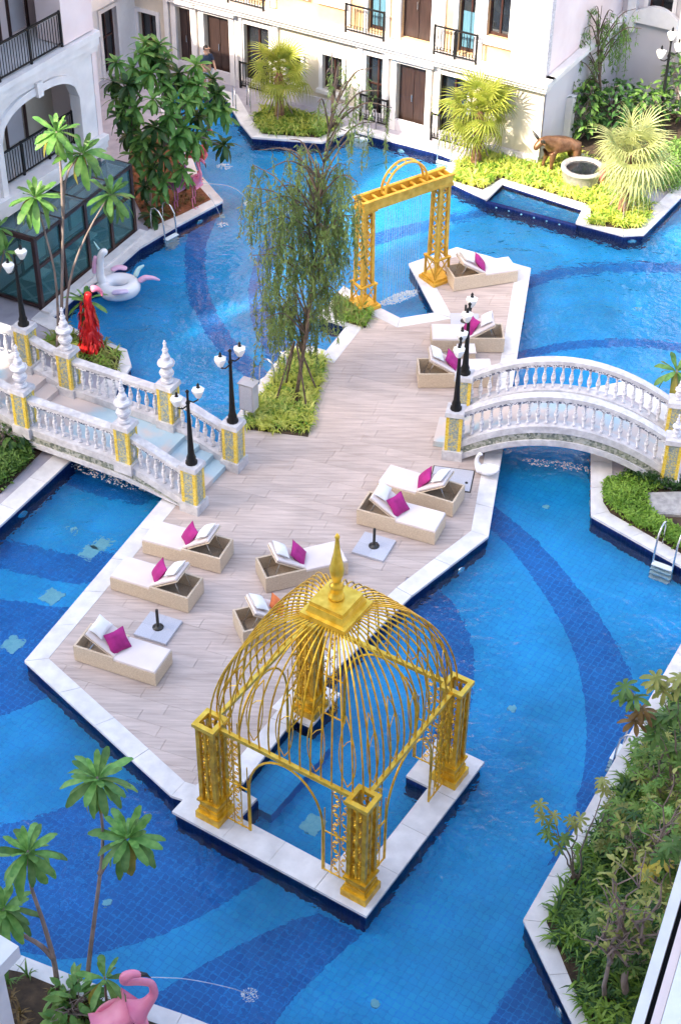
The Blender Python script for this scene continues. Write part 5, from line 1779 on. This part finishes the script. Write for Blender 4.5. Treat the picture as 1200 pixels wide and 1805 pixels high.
# foreground trees in the lower left planter
b = G(104, 1752)
by = b.y
frangipani('dark trunked frangipani rising from the lower left planter', b,
           [[b, V(95, 1690, by), V(75, 1620, by), V(55, 1560, by), V(50, 1500, by)], [V(95, 1690, by), V(70, 1665, by), V(30, 1640, by), V(5, 1600, by)]], .56, 36, 6, .055, .15)
b = G(152, 1762)
frangipani('tallest frangipani with twin crowns over the lower left pool', b,
           [[b, V(158, 1690, by), V(172, 1580, by), V(182, 1480, by), V(172, 1370, by)], [V(176, 1540, by), V(195, 1510, by), V(225, 1475, by - .1)]], .58, 38, 7, .05, .35)
b = G(196, 1790)
frangipani('low frangipani beside the bright pink flamingo fountain', b, [[b, V(188, 1760, b.y), V(185, 1722, b.y)]], .55, 14, 8, .04)
b = G(1195, 742)
frangipani('frangipani crown at the right edge behind the arched bridge', b, [[b, V(1194, 700, b.y), V(1192, 652, b.y)]], .62, 20, 9, .06)
# ---- the big frangipani at upper left
rnd = random.Random(21)
tb = G(262, 360)
big = thing('broad_frangipani', 'large many crowned frangipani beside the flamingo planter', 'tree', tb)
mb = MB()
crowns = []
cy = tb.y
for (u, v, dy) in [(205, 110, .3), (225, 150, -.3), (250, 95, .5), (265, 130, 0), (285, 110, .6), (240, 190, -.5), (205, 175, .2), (215, 205, -.5), (270, 175, -.6), (300, 150, .4), (315, 130, .9), (345, 115, 1.0), (350, 150, .5), (375, 140, 1.2), (330, 180, -.2),
                   (300, 205, -.6), (275, 225, -.8), (250, 240, -.6), (325, 225, -.5), (350, 205, .2), (370, 190, .8), (395, 195, 1.0), (395, 255, .3), (345, 250, -.4), (310, 265, -.7), (285, 275, -.9), (265, 300, -.8), (290, 320, -.9), (255, 330, -1.0), (320, 300, -.7), (240, 275, -.5), (225, 240, .2), (360, 235, .4), (330, 150, .5),
                   (200, 145, .4), (235, 120, .3), (305, 180, -.3), (270, 95, .8), (345, 170, .3), (380, 165, 1.1), (262, 260, -.8), (230, 165, -.2), (312, 240, -.6), (270, 380, -1.1), (255, 75, 1.0), (280, 80, 1.1)]:
    crowns.append(V(u, v, cy + dy))
hub = [Vector((0, 0, 0)), V(262, 330, cy) - tb, V(268, 280, cy) - tb]
mb.tube(smooth_line(hub, 8), [.13 - .005 * i for i in range(9)], 8)
f1_, f2_ = V(240, 230, cy) - tb, V(310, 220, cy + .2) - tb
for f in (f1_, f2_):
    mb.tube(tie(hub[-1], f, 4, .08, rnd), [.085, .08, .07, .065, .06], 7)
for c in crowns:
    p = c - tb
    f = f1_ if (p - f1_).length < (p - f2_).length else f2_
    if p.z < 1.6:
        f = hub[1]
    mb.tube(tie(f, p - Vector((0, 0, .05)), 5, .15, rnd), [.045, .04, .034, .028, .024, .02], 6)
mb.build('trunk', M['bark'], big, True)
def rosette_mb(mb, c, n, L, rnd, W=.30, seg=3, lo=-50):
    for i in range(n):
        t = i / (n - 1)
        az = i * 2.39996 + rnd.uniform(-.25, .25)
        el = R(70 + (lo - 70) * t + rnd.uniform(-10, 10))
        vs, fs = obovate(L * (.6 + .4 * min(1, 2 * t)) * rnd.uniform(.85, 1.1), L * W, .25 + .45 * t, 4, .2)
        mb.add(xf(vs, aim(az, el, rnd.uniform(-.4, .4)), c), fs)
    return mb
for k, nm in enumerate(('leaf', 'leaf_dark', 'leaf_near')):
    cm = MB()
    for i, c in enumerate(crowns):
        if i % 3 == k:
            rosette_mb(cm, c - tb, 17, rnd.uniform(.46, .62), rnd)
            if i % 2:
                rosette_mb(cm, c - tb + Vector((rnd.uniform(-.3, .3), rnd.uniform(-.3, .3), -.35)), 11, rnd.uniform(.36, .46), rnd)
    cm.build('crown', M[nm], big)

# ---- weeping trees
def weeping(label, base, top, tips, seed, strands=4, slen=(.7, 1.6), leaf=.11, mat='weep', r0=.09, stakes=True, dens=30, hi_cut=99.0):
    rnd = random.Random(seed)
    base = Vector(base)
    t = thing('weeping_tree', label, 'tree', base)
    mb, lf = MB(), MB()
    trunk = smooth_line([Vector((0, 0, 0)), (Vector(top) - base) * .35 + Vector((.05, 0, 0)), (Vector(top) - base) * .7 + Vector((-.08, 0, 0)), Vector(top) - base], 20)
    mb.tube(trunk, [r0 * (1 - .85 * i / 20) for i in range(21)], 7)
    for tip in tips:
        p = Vector(tip) - base
        # leave the trunk somewhat lower than the tip
        h = max(1.6, p.z - rnd.uniform(.6, 1.5))
        k = min(range(21), key=lambda i: abs(trunk[i].z - h))
        a = trunk[k]
        mid = a.lerp(p, .55) + Vector((0, 0, .35))
        bl = smooth_line([a, mid, p], 8)
        mb.tube(bl, [.028 - .0024 * i for i in range(9)], 5)
        for s in range(strands if p.z < hi_cut else 2):
            o = bl[rnd.randint(4, 8)] + Vector((rnd.uniform(-.12, .12), rnd.uniform(-.12, .12), 0))
            L = rnd.uniform(*slen)
            L = min(L, o.z - .4) if o.z > .8 else .3
            dx, dy = rnd.uniform(-.25, .25), rnd.uniform(-.25, .25)
            pts = [o + Vector((dx * (q / 6) ** .7 * L, dy * (q / 6) ** .7 * L, -L * (q / 6) ** 1.15)) for q in range(7)]
            mb.tube(pts, .0045, 3, False)
            m = int(L * dens)
            for j in range(m):
                q = rnd.random() ** .8 * 6
                i = min(int(q), 5)
                c = pts[i].lerp(pts[i + 1], q - i)
                az = rnd.uniform(0, 2 * PI)
                el = R(rnd.uniform(-80, -15))
                ll = leaf * rnd.uniform(.7, 1.4)
                vs = [(0, -ll * .05, 0), (ll * .5, -ll * .10, 0), (ll, 0, -.01), (ll * .5, ll * .10, 0)]
                lf.add(xf(vs, aim(az, el, rnd.uniform(-1, 1)), c), [(0, 1, 2, 3)])
    mb.build('trunk', M['bark_dark'], t, True)
    lf.build('crown', M[mat], t)
    if stakes:
        for a in range(4):
            an = a * PI / 2 + .5
            MB().tube([(.62 * math.cos(an), .62 * math.sin(an), 0), (.06 * math.cos(an), .06 * math.sin(an), 1.75)], .028, 6).build('stake', M['bark_dark'], t)
    return t
wb = G(522, 700)
wy = wb.y
rnd = random.Random(31)
tips = []
for (u, v) in [(455, 265), (470, 300), (440, 330), (500, 260), (485, 330), (520, 300), (540, 270), (560, 290), (590, 300), (575, 330), (610, 290), (630, 320), (600, 350), (550, 340), (520, 360), (490, 390), (460, 400), (470, 440), (500, 440), (540, 400), (570, 400), (600, 400),
               (625, 380), (560, 440), (590, 450), (530, 460), (480, 480), (615, 440), (510, 500), (550, 500), (580, 490), (600, 520), (480, 530), (570, 530), (460, 360), (445, 290), (640, 350), (505, 320), (525, 420), (555, 310),
               (600, 110), (575, 130), (620, 140), (655, 120), (670, 160), (560, 180), (590, 210), (640, 190), (610, 230), (665, 215), (585, 90), (640, 240), (535, 250), (510, 245), (690, 190), (605, 180), (455, 500), (500, 540), (540, 540), (470, 560), (445, 450)]:
    tips.append(V(u, v, wy + rnd.uniform(-1.1, 1.1)))
weeping('tall weeping tree with hanging foliage in the deck planting bed', wb, V(600, 110, wy), tips, 33, 11, (.6, 1.8), .125, 'weep', .055, True, 42, 6.9)
gb2 = G(1052, 232)
rnd = random.Random(41)
tips = [V(u, v, gb2.y + rnd.uniform(-.6, .6)) for (u, v) in [(1010, 20), (1030, 50), (1000, 60), (1020, 100), (1050, 10), (1080, 20), (1100, 40), (1120, 15), (1090, 70), (1060, 80), (1040, 130), (1025, 160), (1110, 60), (1070, 40), (1005, 110), (1130, 50), (1045, 170), (1030, 190)]]
weeping('slender light green tree climbing the grey wall at top right', gb2, V(1060, 10, gb2.y), tips, 43, 6, (.6, 1.4), .16, 'leaf_mid', .06, False, 26)

# ---- fan palms
def fan_mesh(name, mat, pet=.75, rad=.85, blades=20, span=R(235), droop=.35):
    mb = MB()
    mb.tube([(0, 0, 0), (pet * .5, 0, .03), (pet, 0, 0)], [.022, .014, .010], 4, False)
    for i in range(blades):
        a = -span / 2 + span * i / (blades - 1)
        r = rad * (1 - .18 * abs(a) / (span / 2))
        d = Vector((math.cos(a), math.sin(a), 0))
        s = Vector((-d.y, d.x, 0))
        o = Vector((pet, 0, 0))
        vs = []
        for t, w in ((0, .010), (.40, .024), (.72, .015), (1.0, .002)):
            p = o + d * r * t * (1 - .10 * t) + Vector((0, 0, .05 * math.sin(PI * t) - droop * rad * t ** 2.6))
            vs += [p - s * w, p + Vector((0, 0, -w * .35)), p + s * w]
        fs = []
        for k in range(3):
            b_ = k * 3
            fs += [(b_, b_ + 3, b_ + 4, b_ + 1), (b_ + 1, b_ + 4, b_ + 5, b_ + 2)]
        mb.add(vs, fs)
    return mb.mesh(name, mat)
FANS = {'palm': [fan_mesh('frond', M['palm'], .72, .74, 17, droop=d) for d in (.15, .4, .75)], 'palm_pale': [fan_mesh('frond', M['palm_pale'], .66, .85, 19, droop=d) for d in (.25, .6, 1.0)]}
def fan_palm(label, base, h, kind, n, scale, seed, low=-35):
    rnd = random.Random(seed)
    t = thing('fan_palm', label, 'palm', base, 0, 'fan palms')
    MB().lathe([(.20, 0), (.17, .25), (.15, h * .5), (.17, h * .8), (.10, h)], 10).build('trunk', M['bark_red'], t, True)
    for i in range(n):
        q = i / (n - 1)
        az = i * 2.39996 + rnd.uniform(-.2, .2)
        el = R(82 + (low - 82) * q ** .85 + rnd.uniform(-15, 15))
        me = FANS[kind][0 if q < .35 else (1 if q < .7 else 2)]
        link('frond', me, t, (0, 0, h - .12 * q), aim(az, el, rnd.uniform(-.5, .5)).to_quaternion(), scale * rnd.uniform(.55, 1.2))
    for k in range(3):
        an = k * 2.1 + .4
        MB().tube([(.55 * math.cos(an), .55 * math.sin(an), 0), (.17 * math.cos(an), .17 * math.sin(an), .85)], .025, 6).build('stake', M['bark'], t)
fan_palm('golden green fan palm in the bed before the back block', G(493, 212), 1.75, 'palm', 38, .92, 51)
fan_palm('golden green fan palm beside the corner pool ladder', G(838, 292), 1.95, 'palm', 44, 1.10, 52)
fan_palm('pale shaggy fan palm, the largest, at the garden corner', G(1096, 378), 2.15, 'palm_pale', 52, 1.12, 53, -55)

# ---- strap-leaved beds
def strap_bed(label, key, n, L, mats, seed, name='strap_leaf_bed', blades=9):
    rnd = random.Random(seed)
    poly = bed_poly[key]
    mbs = [MB() for _ in mats]
    for i in range(n):
        x, y = rand_in(poly, rnd)
        mb = mbs[rnd.randrange(len(mats))]
        for k in range(blades):
            az = rnd.uniform(0, 2 * PI)
            l = L * rnd.uniform(.6, 1.2)
            w = l * .05
            e0, d = R(rnd.uniform(50, 85)), rnd.uniform(.5, 1.1)
            vs = []
            p = Vector((x + rnd.uniform(-.03, .03), y + rnd.uniform(-.03, .03), .02))
            a = e0
            D = Vector((math.cos(az), math.sin(az), 0))
            S = Vector((-D.y, D.x, 0))
            for s in range(4):
                ww = w * (1, 1.1, .8, .1)[s]
                vs += [p - S * ww, p + S * ww]
                p = p + (D * math.cos(a) + Vector((0, 0, 1)) * math.sin(a)) * l / 3
                a -= d
            mb.add(vs, [(0, 1, 3, 2), (2, 3, 5, 4), (4, 5, 7, 6)])
    allm = MB()
    idx = []
    for q, mb in enumerate(mbs):
        allm.add(mb.v, mb.f)
        idx += [q] * len(mb.f)
    o = stuff(allm.build(name, M[mats[0]]))
    for m in mats[1:]:
        o.data.materials.append(M[m])
    o.data.polygons.foreach_set('material_index', idx)
    o['label'] = label
    o['category'] = 'ground cover'
strap_bed('strap leaved ground cover in the deck bed', 'deck', 480, .34, ['lime', 'lime_green', 'lime', 'lime'], 61)
strap_bed('strap leaved ground cover by the golden arch', 'arch', 110, .34, ['lime_green', 'leaf_olive'], 62)
strap_bed('strap leaved ground cover in the back bed', 'back', 330, .42, ['lime', 'lime_green'], 63)
strap_bed('strap leaved ground cover in the garden bed', 'garden', 1000, .42, ['lime', 'lime_green', 'lime'], 64)
strap_bed('low rusty ground cover under the flamingos', 'flamingo', 200, .22, ['leaf_rust'], 65)
strap_bed('strap leaved ground cover round the red bird', 'red', 90, .4, ['lime_green', 'leaf_olive'], 66)
strap_bed('strap leaved ground cover in the lower right planter', 'lower', 900, .45, ['lime_green', 'leaf_dark', 'leaf_mid'], 67)
strap_bed('sparse leaves in the lower left planter', 'corner', 60, .35, ['leaf_rust', 'leaf_mid'], 68)
# ---- leafy hedges: small leaves through a low volume
def leafy(mb, pts_fn, n, size, rnd, W=.5):
    for i in range(n):
        c = pts_fn(rnd)
        az, el = rnd.uniform(0, 2 * PI), R(rnd.uniform(-35, 65))
        l = size * rnd.uniform(.6, 1.35)
        vs = [(0, 0, 0), (l * .5, -l * W / 2, .01), (l, 0, -.02), (l * .5, l * W / 2, .01)]
        mb.add(xf(vs, aim(az, el, rnd.uniform(-.6, .6)), c), [(0, 1, 2, 3)])
    return mb
def low_hedge(label, poly, n, h, size, mat, seed, name='low_hedge'):
    rnd = random.Random(seed)
    def fn(r):
        x, y = rand_in(poly, r)
        hh = h * (.65 + .35 * math.sin(x * 3.1) * math.cos(y * 2.7)) 
        return Vector((x, y, hh * r.random() ** .5 + .02))
    o = stuff(leafy(MB(), fn, n, size, rnd).build(name, M[mat]))
    o['label'] = label
    o['category'] = 'hedge'
mid_green = G2([(1063, 850), (1062, 885), (1075, 905), (1215, 985), (1240, 960), (1170, 925), (1145, 900), (1140, 875), (1200, 850), (1150, 828)])
low_hedge('bright green ground cover in the right planter', mid_green, 5200, .28, .10, 'lime_green', 71)
low_hedge('darker tufts at the foot of the arched bridge', G2([(1095, 845), (1130, 862), (1200, 872), (1215, 850), (1150, 828)]), 1500, .42, .12, 'leaf_dark', 72)
low_hedge('clipped green hedge left of the shaded channel', G2([(-60, 868), (2, 866), (60, 815), (40, 770), (-60, 770)]), 5200, .5, .11, 'leaf_mid', 73)
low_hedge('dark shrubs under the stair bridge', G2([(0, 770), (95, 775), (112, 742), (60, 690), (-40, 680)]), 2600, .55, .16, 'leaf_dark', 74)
low_hedge('dark ground cover behind the fan palm garden', G2([(1120, 330), (1190, 345), (1230, 300), (1230, 240), (1150, 270)]), 3000, .35, .13, 'leaf_mid', 75)
stm = MB()
hs = thing('stepping_stone', 'flat grey stone slab set in the right planter hedge', 'stone slab', G(1180, 893))
MB().prism([(-.55, -.38), (.5, -.45), (.62, .1), (.4, .48), (-.5, .42)], -.01, .10).build('slab', M['concrete'], hs)
MB().prism([(-.50, -.34), (.46, -.41), (.57, .09), (.37, .44), (-.46, .38)], .10, .112).build('worn_top', M['concrete'], hs)
# ---- shrubs with trunks
def shrub(label, base, h, rx, n, size, mats, seed, name='shrub', big=False, stems=4, group=None, base_gap=.2):
    rnd = random.Random(seed)
    t = thing(name, label, 'shrub', base, 0, group)
    st = MB()
    ends = []
    for k in range(stems):
        a = rnd.uniform(0, 2 * PI)
        r = rx * rnd.uniform(.3, .8)
        e = Vector((r * math.cos(a), r * math.sin(a), h * rnd.uniform(.6, .95)))
        ends.append(e)
        st.tube(tie((0, 0, 0), e, 5, .18, rnd), [.035, .032, .026, .022, .016, .01], 6)
        for j in range(5):
            f = e * rnd.uniform(.4, .9)
            st.tube(tie(f, f + Vector((rnd.uniform(-.4, .4), rnd.uniform(-.4, .4), rnd.uniform(.1, .5))), 3, .08, rnd), [.014, .012, .009, .006], 5)
    st.build('stem', M['bark'], t, True)
    mbs = [MB() for _ in mats]
    for i in range(n):
        a, u = rnd.uniform(0, 2 * PI), rnd.uniform(-1, 1)
        r = rnd.uniform(.55, 1.0)
        rr = rx * r * math.sqrt(max(0, 1 - u * u)) * (1 + .25 * math.sin(3 * a + seed))
        c = Vector((rr * math.cos(a), rr * math.sin(a), base_gap * h + (h * (1 - base_gap)) * (.5 + .5 * u * r)))
        mb = mbs[rnd.randrange(len(mats))]
        if big:
            vs, fs = leaf_verts(size * rnd.uniform(.7, 1.3), size * .45, .5, 4, .2, .9)
            mb.add(xf(vs, aim(a + rnd.uniform(-1, 1), R(rnd.uniform(-30, 45)), rnd.uniform(-.5, .5)), c), fs)
        else:
            k = rnd.randint(4, 8)
            size_ = size * rnd.choice((.7, .9, 1.0, 1.35))
            tilt = aim(rnd.uniform(0, 6.3), R(rnd.uniform(-40, 40)), rnd.uniform(-.7, .7))
            for j in range(k):
                l = size_ * rnd.uniform(.75, 1.15)
                vs, fs = obovate(l, l * .34, .35 + .2 * rnd.random(), 4, .15)
                mb.add(xf(vs, tilt @ aim(j * 2 * PI / k, R(8), 0), c), fs)
    for mb, m in zip(mbs, mats):
        mb.build('foliage', M[m], t)
    return t
shrub('umbrella leaved shrub nearest the bottom right ledge', G(1110, 1720), 2.3, .85, 200, .13, ['leaf_mid', 'leaf_near', 'leaf_dark', 'leaf_olive', 'leaf_mid', 'leaf_olive'], 81, 'umbrella_shrub', stems=7, group='umbrella shrubs')
shrub('umbrella leaved shrub at the middle of the lower right planter', G(1150, 1560), 2.0, .9, 230, .13, ['leaf_mid', 'leaf_near', 'leaf_dark', 'leaf_olive', 'leaf_mid', 'leaf_olive'], 82, 'umbrella_shrub', stems=5, group='umbrella shrubs')
shrub('umbrella leaved shrub below the high leaf clusters on the right', G(1165, 1420), 1.7, .85, 190, .13, ['leaf_mid', 'leaf_near', 'leaf_olive', 'leaf_mid'], 83, 'umbrella_shrub', stems=5, group='umbrella shrubs')
shrub('umbrella leaved shrub leaning over the right coping', G(1085, 1500), 1.3, .55, 60, .13, ['leaf_olive', 'leaf_near', 'leaf_mid'], 84, 'umbrella_shrub', stems=4, group='umbrella shrubs')
# tall stems with bright palmate heads on the right
def tall_stem(label, base, heads, mats, seed, size=.26):
    rnd = random.Random(seed)
    base = Vector(base)
    t = thing('umbrella_sapling', label, 'sapling', base, 0, 'umbrella saplings')
    st = MB()
    mbs = {m: MB() for m in set(mats)}
    for hpt, m in zip(heads, mats):
        p = Vector(hpt) - base
        st.tube(tie((0, 0, 0), p, 6, .12, rnd), [.022, .02, .018, .015, .012, .009, .007], 6)
        for q in range(3):
            c = p + Vector((rnd.uniform(-.16, .16), rnd.uniform(-.1, .1), -.14 * q + rnd.uniform(-.05, .05)))
            tilt = aim(rnd.uniform(0, 6.3), R(rnd.uniform(-20, 20)), rnd.uniform(-.3, .3))
            for j in range(7):
                l = size * rnd.uniform(.85, 1.2)
                vs, fs = obovate(l, l * .36, .35 + .25 * rnd.random(), 5, .15)
                mbs[m].add(xf(vs, tilt @ aim(j * 2 * PI / 7, R(5), 0), c), fs)
    st.build('stem', M['bark'], t, True)
    for m, mb in mbs.items():
        mb.build('foliage', M[m], t)
b = G(1215, 1420)
tall_stem('tall sapling with bright leaf heads at the right edge', b, [V(1110, 1215, b.y), V(1165, 1200, b.y), V(1150, 1275, b.y), V(1185, 1250, b.y), V(1190, 1320, b.y), V(1130, 1245, b.y), V(1195, 1190, b.y)], ['leaf_near', 'leaf_olive', 'leaf_near', 'leaf_near', 'leaf_mid', 'leaf_rust', 'leaf_olive'], 91, .27)
b = G(1015, 1560)
tall_stem('thin sapling arching out over the pool from the right coping', b, [V(965, 1425, b.y), V(968, 1452, b.y), V(1012, 1440, b.y), V(1000, 1475, b.y), V(1065, 1370, b.y)], ['leaf_olive', 'leaf_mid', 'leaf_olive', 'leaf_mid', 'leaf_olive'], 92, .16)
b = G(1160, 1640)
tall_stem('sapling with yellow heads before the bottom right ledge', b, [V(1155, 1525, b.y), V(1185, 1480, b.y), V(1185, 1490, b.y - .2)], ['leaf_yellow', 'leaf_near', 'leaf_near'], 93, .22)
# dark shrubs behind the garden
for i, (u, v, h, rx, m, lab) in enumerate([(1020, 245, 2.2, .8, ['leaf_dark', 'leaf_mid'], 'dark broad leaved shrub behind the bull statue'), (1075, 235, 2.0, .9, ['leaf_dark'], 'darkest broad leaved shrub under the slender tree'),
                                            (1130, 240, 1.9, .8, ['leaf_dark', 'leaf_mid'], 'dark broad leaved shrub left of the tall garden lamp'), (1195, 215, 2.6, .9, ['leaf_mid', 'leaf_dark'], 'mid green shrub at the right edge behind the lamp'),
                                            (1000, 215, 2.6, .5, ['leaf_mid'], 'narrow bright shrub against the grey side wall')]):
    shrub(lab, G(u, v), h, rx, 330, .26, m, 100 + i, 'broad_leaf_shrub', True, 4, 'garden shrubs', .05)
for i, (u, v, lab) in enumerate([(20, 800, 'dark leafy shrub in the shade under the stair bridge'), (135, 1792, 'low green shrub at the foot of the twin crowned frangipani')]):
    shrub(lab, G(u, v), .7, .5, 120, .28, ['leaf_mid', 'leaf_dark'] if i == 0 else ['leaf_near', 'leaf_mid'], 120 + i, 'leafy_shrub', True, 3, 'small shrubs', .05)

# bare branching trunks in the lower right planter
def bare_shrub(label, base, ends, r0, seed):
    rnd = random.Random(seed)
    base = Vector(base)
    t = thing('bare_branched_shrub', label, 'shrub', base, 0, 'bare branched shrubs')
    st = MB()
    lf = MB()
    fork = Vector((0, 0, 0)).lerp(sum((Vector(e) - base for e in ends), Vector()) / len(ends), .38)
    st.tube(tie((0, 0, 0), fork, 4, .06, rnd), [r0, r0 * .92, r0 * .85, r0 * .8, r0 * .75], 8)
    for e in ends:
        p = Vector(e) - base
        path = tie(fork, p, 6, .16, rnd)
        st.tube(path, [r0 * .62 * (1 - .12 * i) for i in range(7)], 6)
        for j in range(6):
            a = path[rnd.randint(2, 6)]
            q = a + Vector((rnd.uniform(-.45, .45), rnd.uniform(-.35, .35), rnd.uniform(.05, .5)))
            st.tube(tie(a, q, 3, .06, rnd), [.016, .013, .010, .006], 5)
            for k in range(rnd.randint(2, 5)):
                l = rnd.uniform(.09, .17)
                vs, fs = obovate(l, l * .4, .4, 4, .15)
                lf.add(xf(vs, aim(rnd.uniform(0, 6.3), R(rnd.uniform(-40, 40)), rnd.uniform(-.5, .5)), q), fs)
    st.build('branches', M['bark'], t, True)
    lf.build('foliage', M['leaf_olive'], t)
b = G(1100, 1760)
bare_shrub('pale trunked shrub with bare branches at the bottom right', b, [V(1090, 1600, b.y), V(1135, 1610, b.y), V(1165, 1560, b.y), V(1060, 1640, b.y), V(1160, 1640, b.y - .2), V(1080, 1540, b.y + .2)], .075, 301)
b = G(1062, 1765)
bare_shrub('leaning grey stem with bare twigs beside the right coping', b, [V(1090, 1620, b.y), V(1085, 1560, b.y), V(1050, 1650, b.y), V(1130, 1530, b.y)], .05, 302)
b = G(1150, 1600)
bare_shrub('bare twiggy branches above the umbrella shrubs on the right', b, [V(1150, 1470, b.y), V(1185, 1440, b.y), V(1110, 1480, b.y), V(1180, 1400, b.y)], .05, 303)
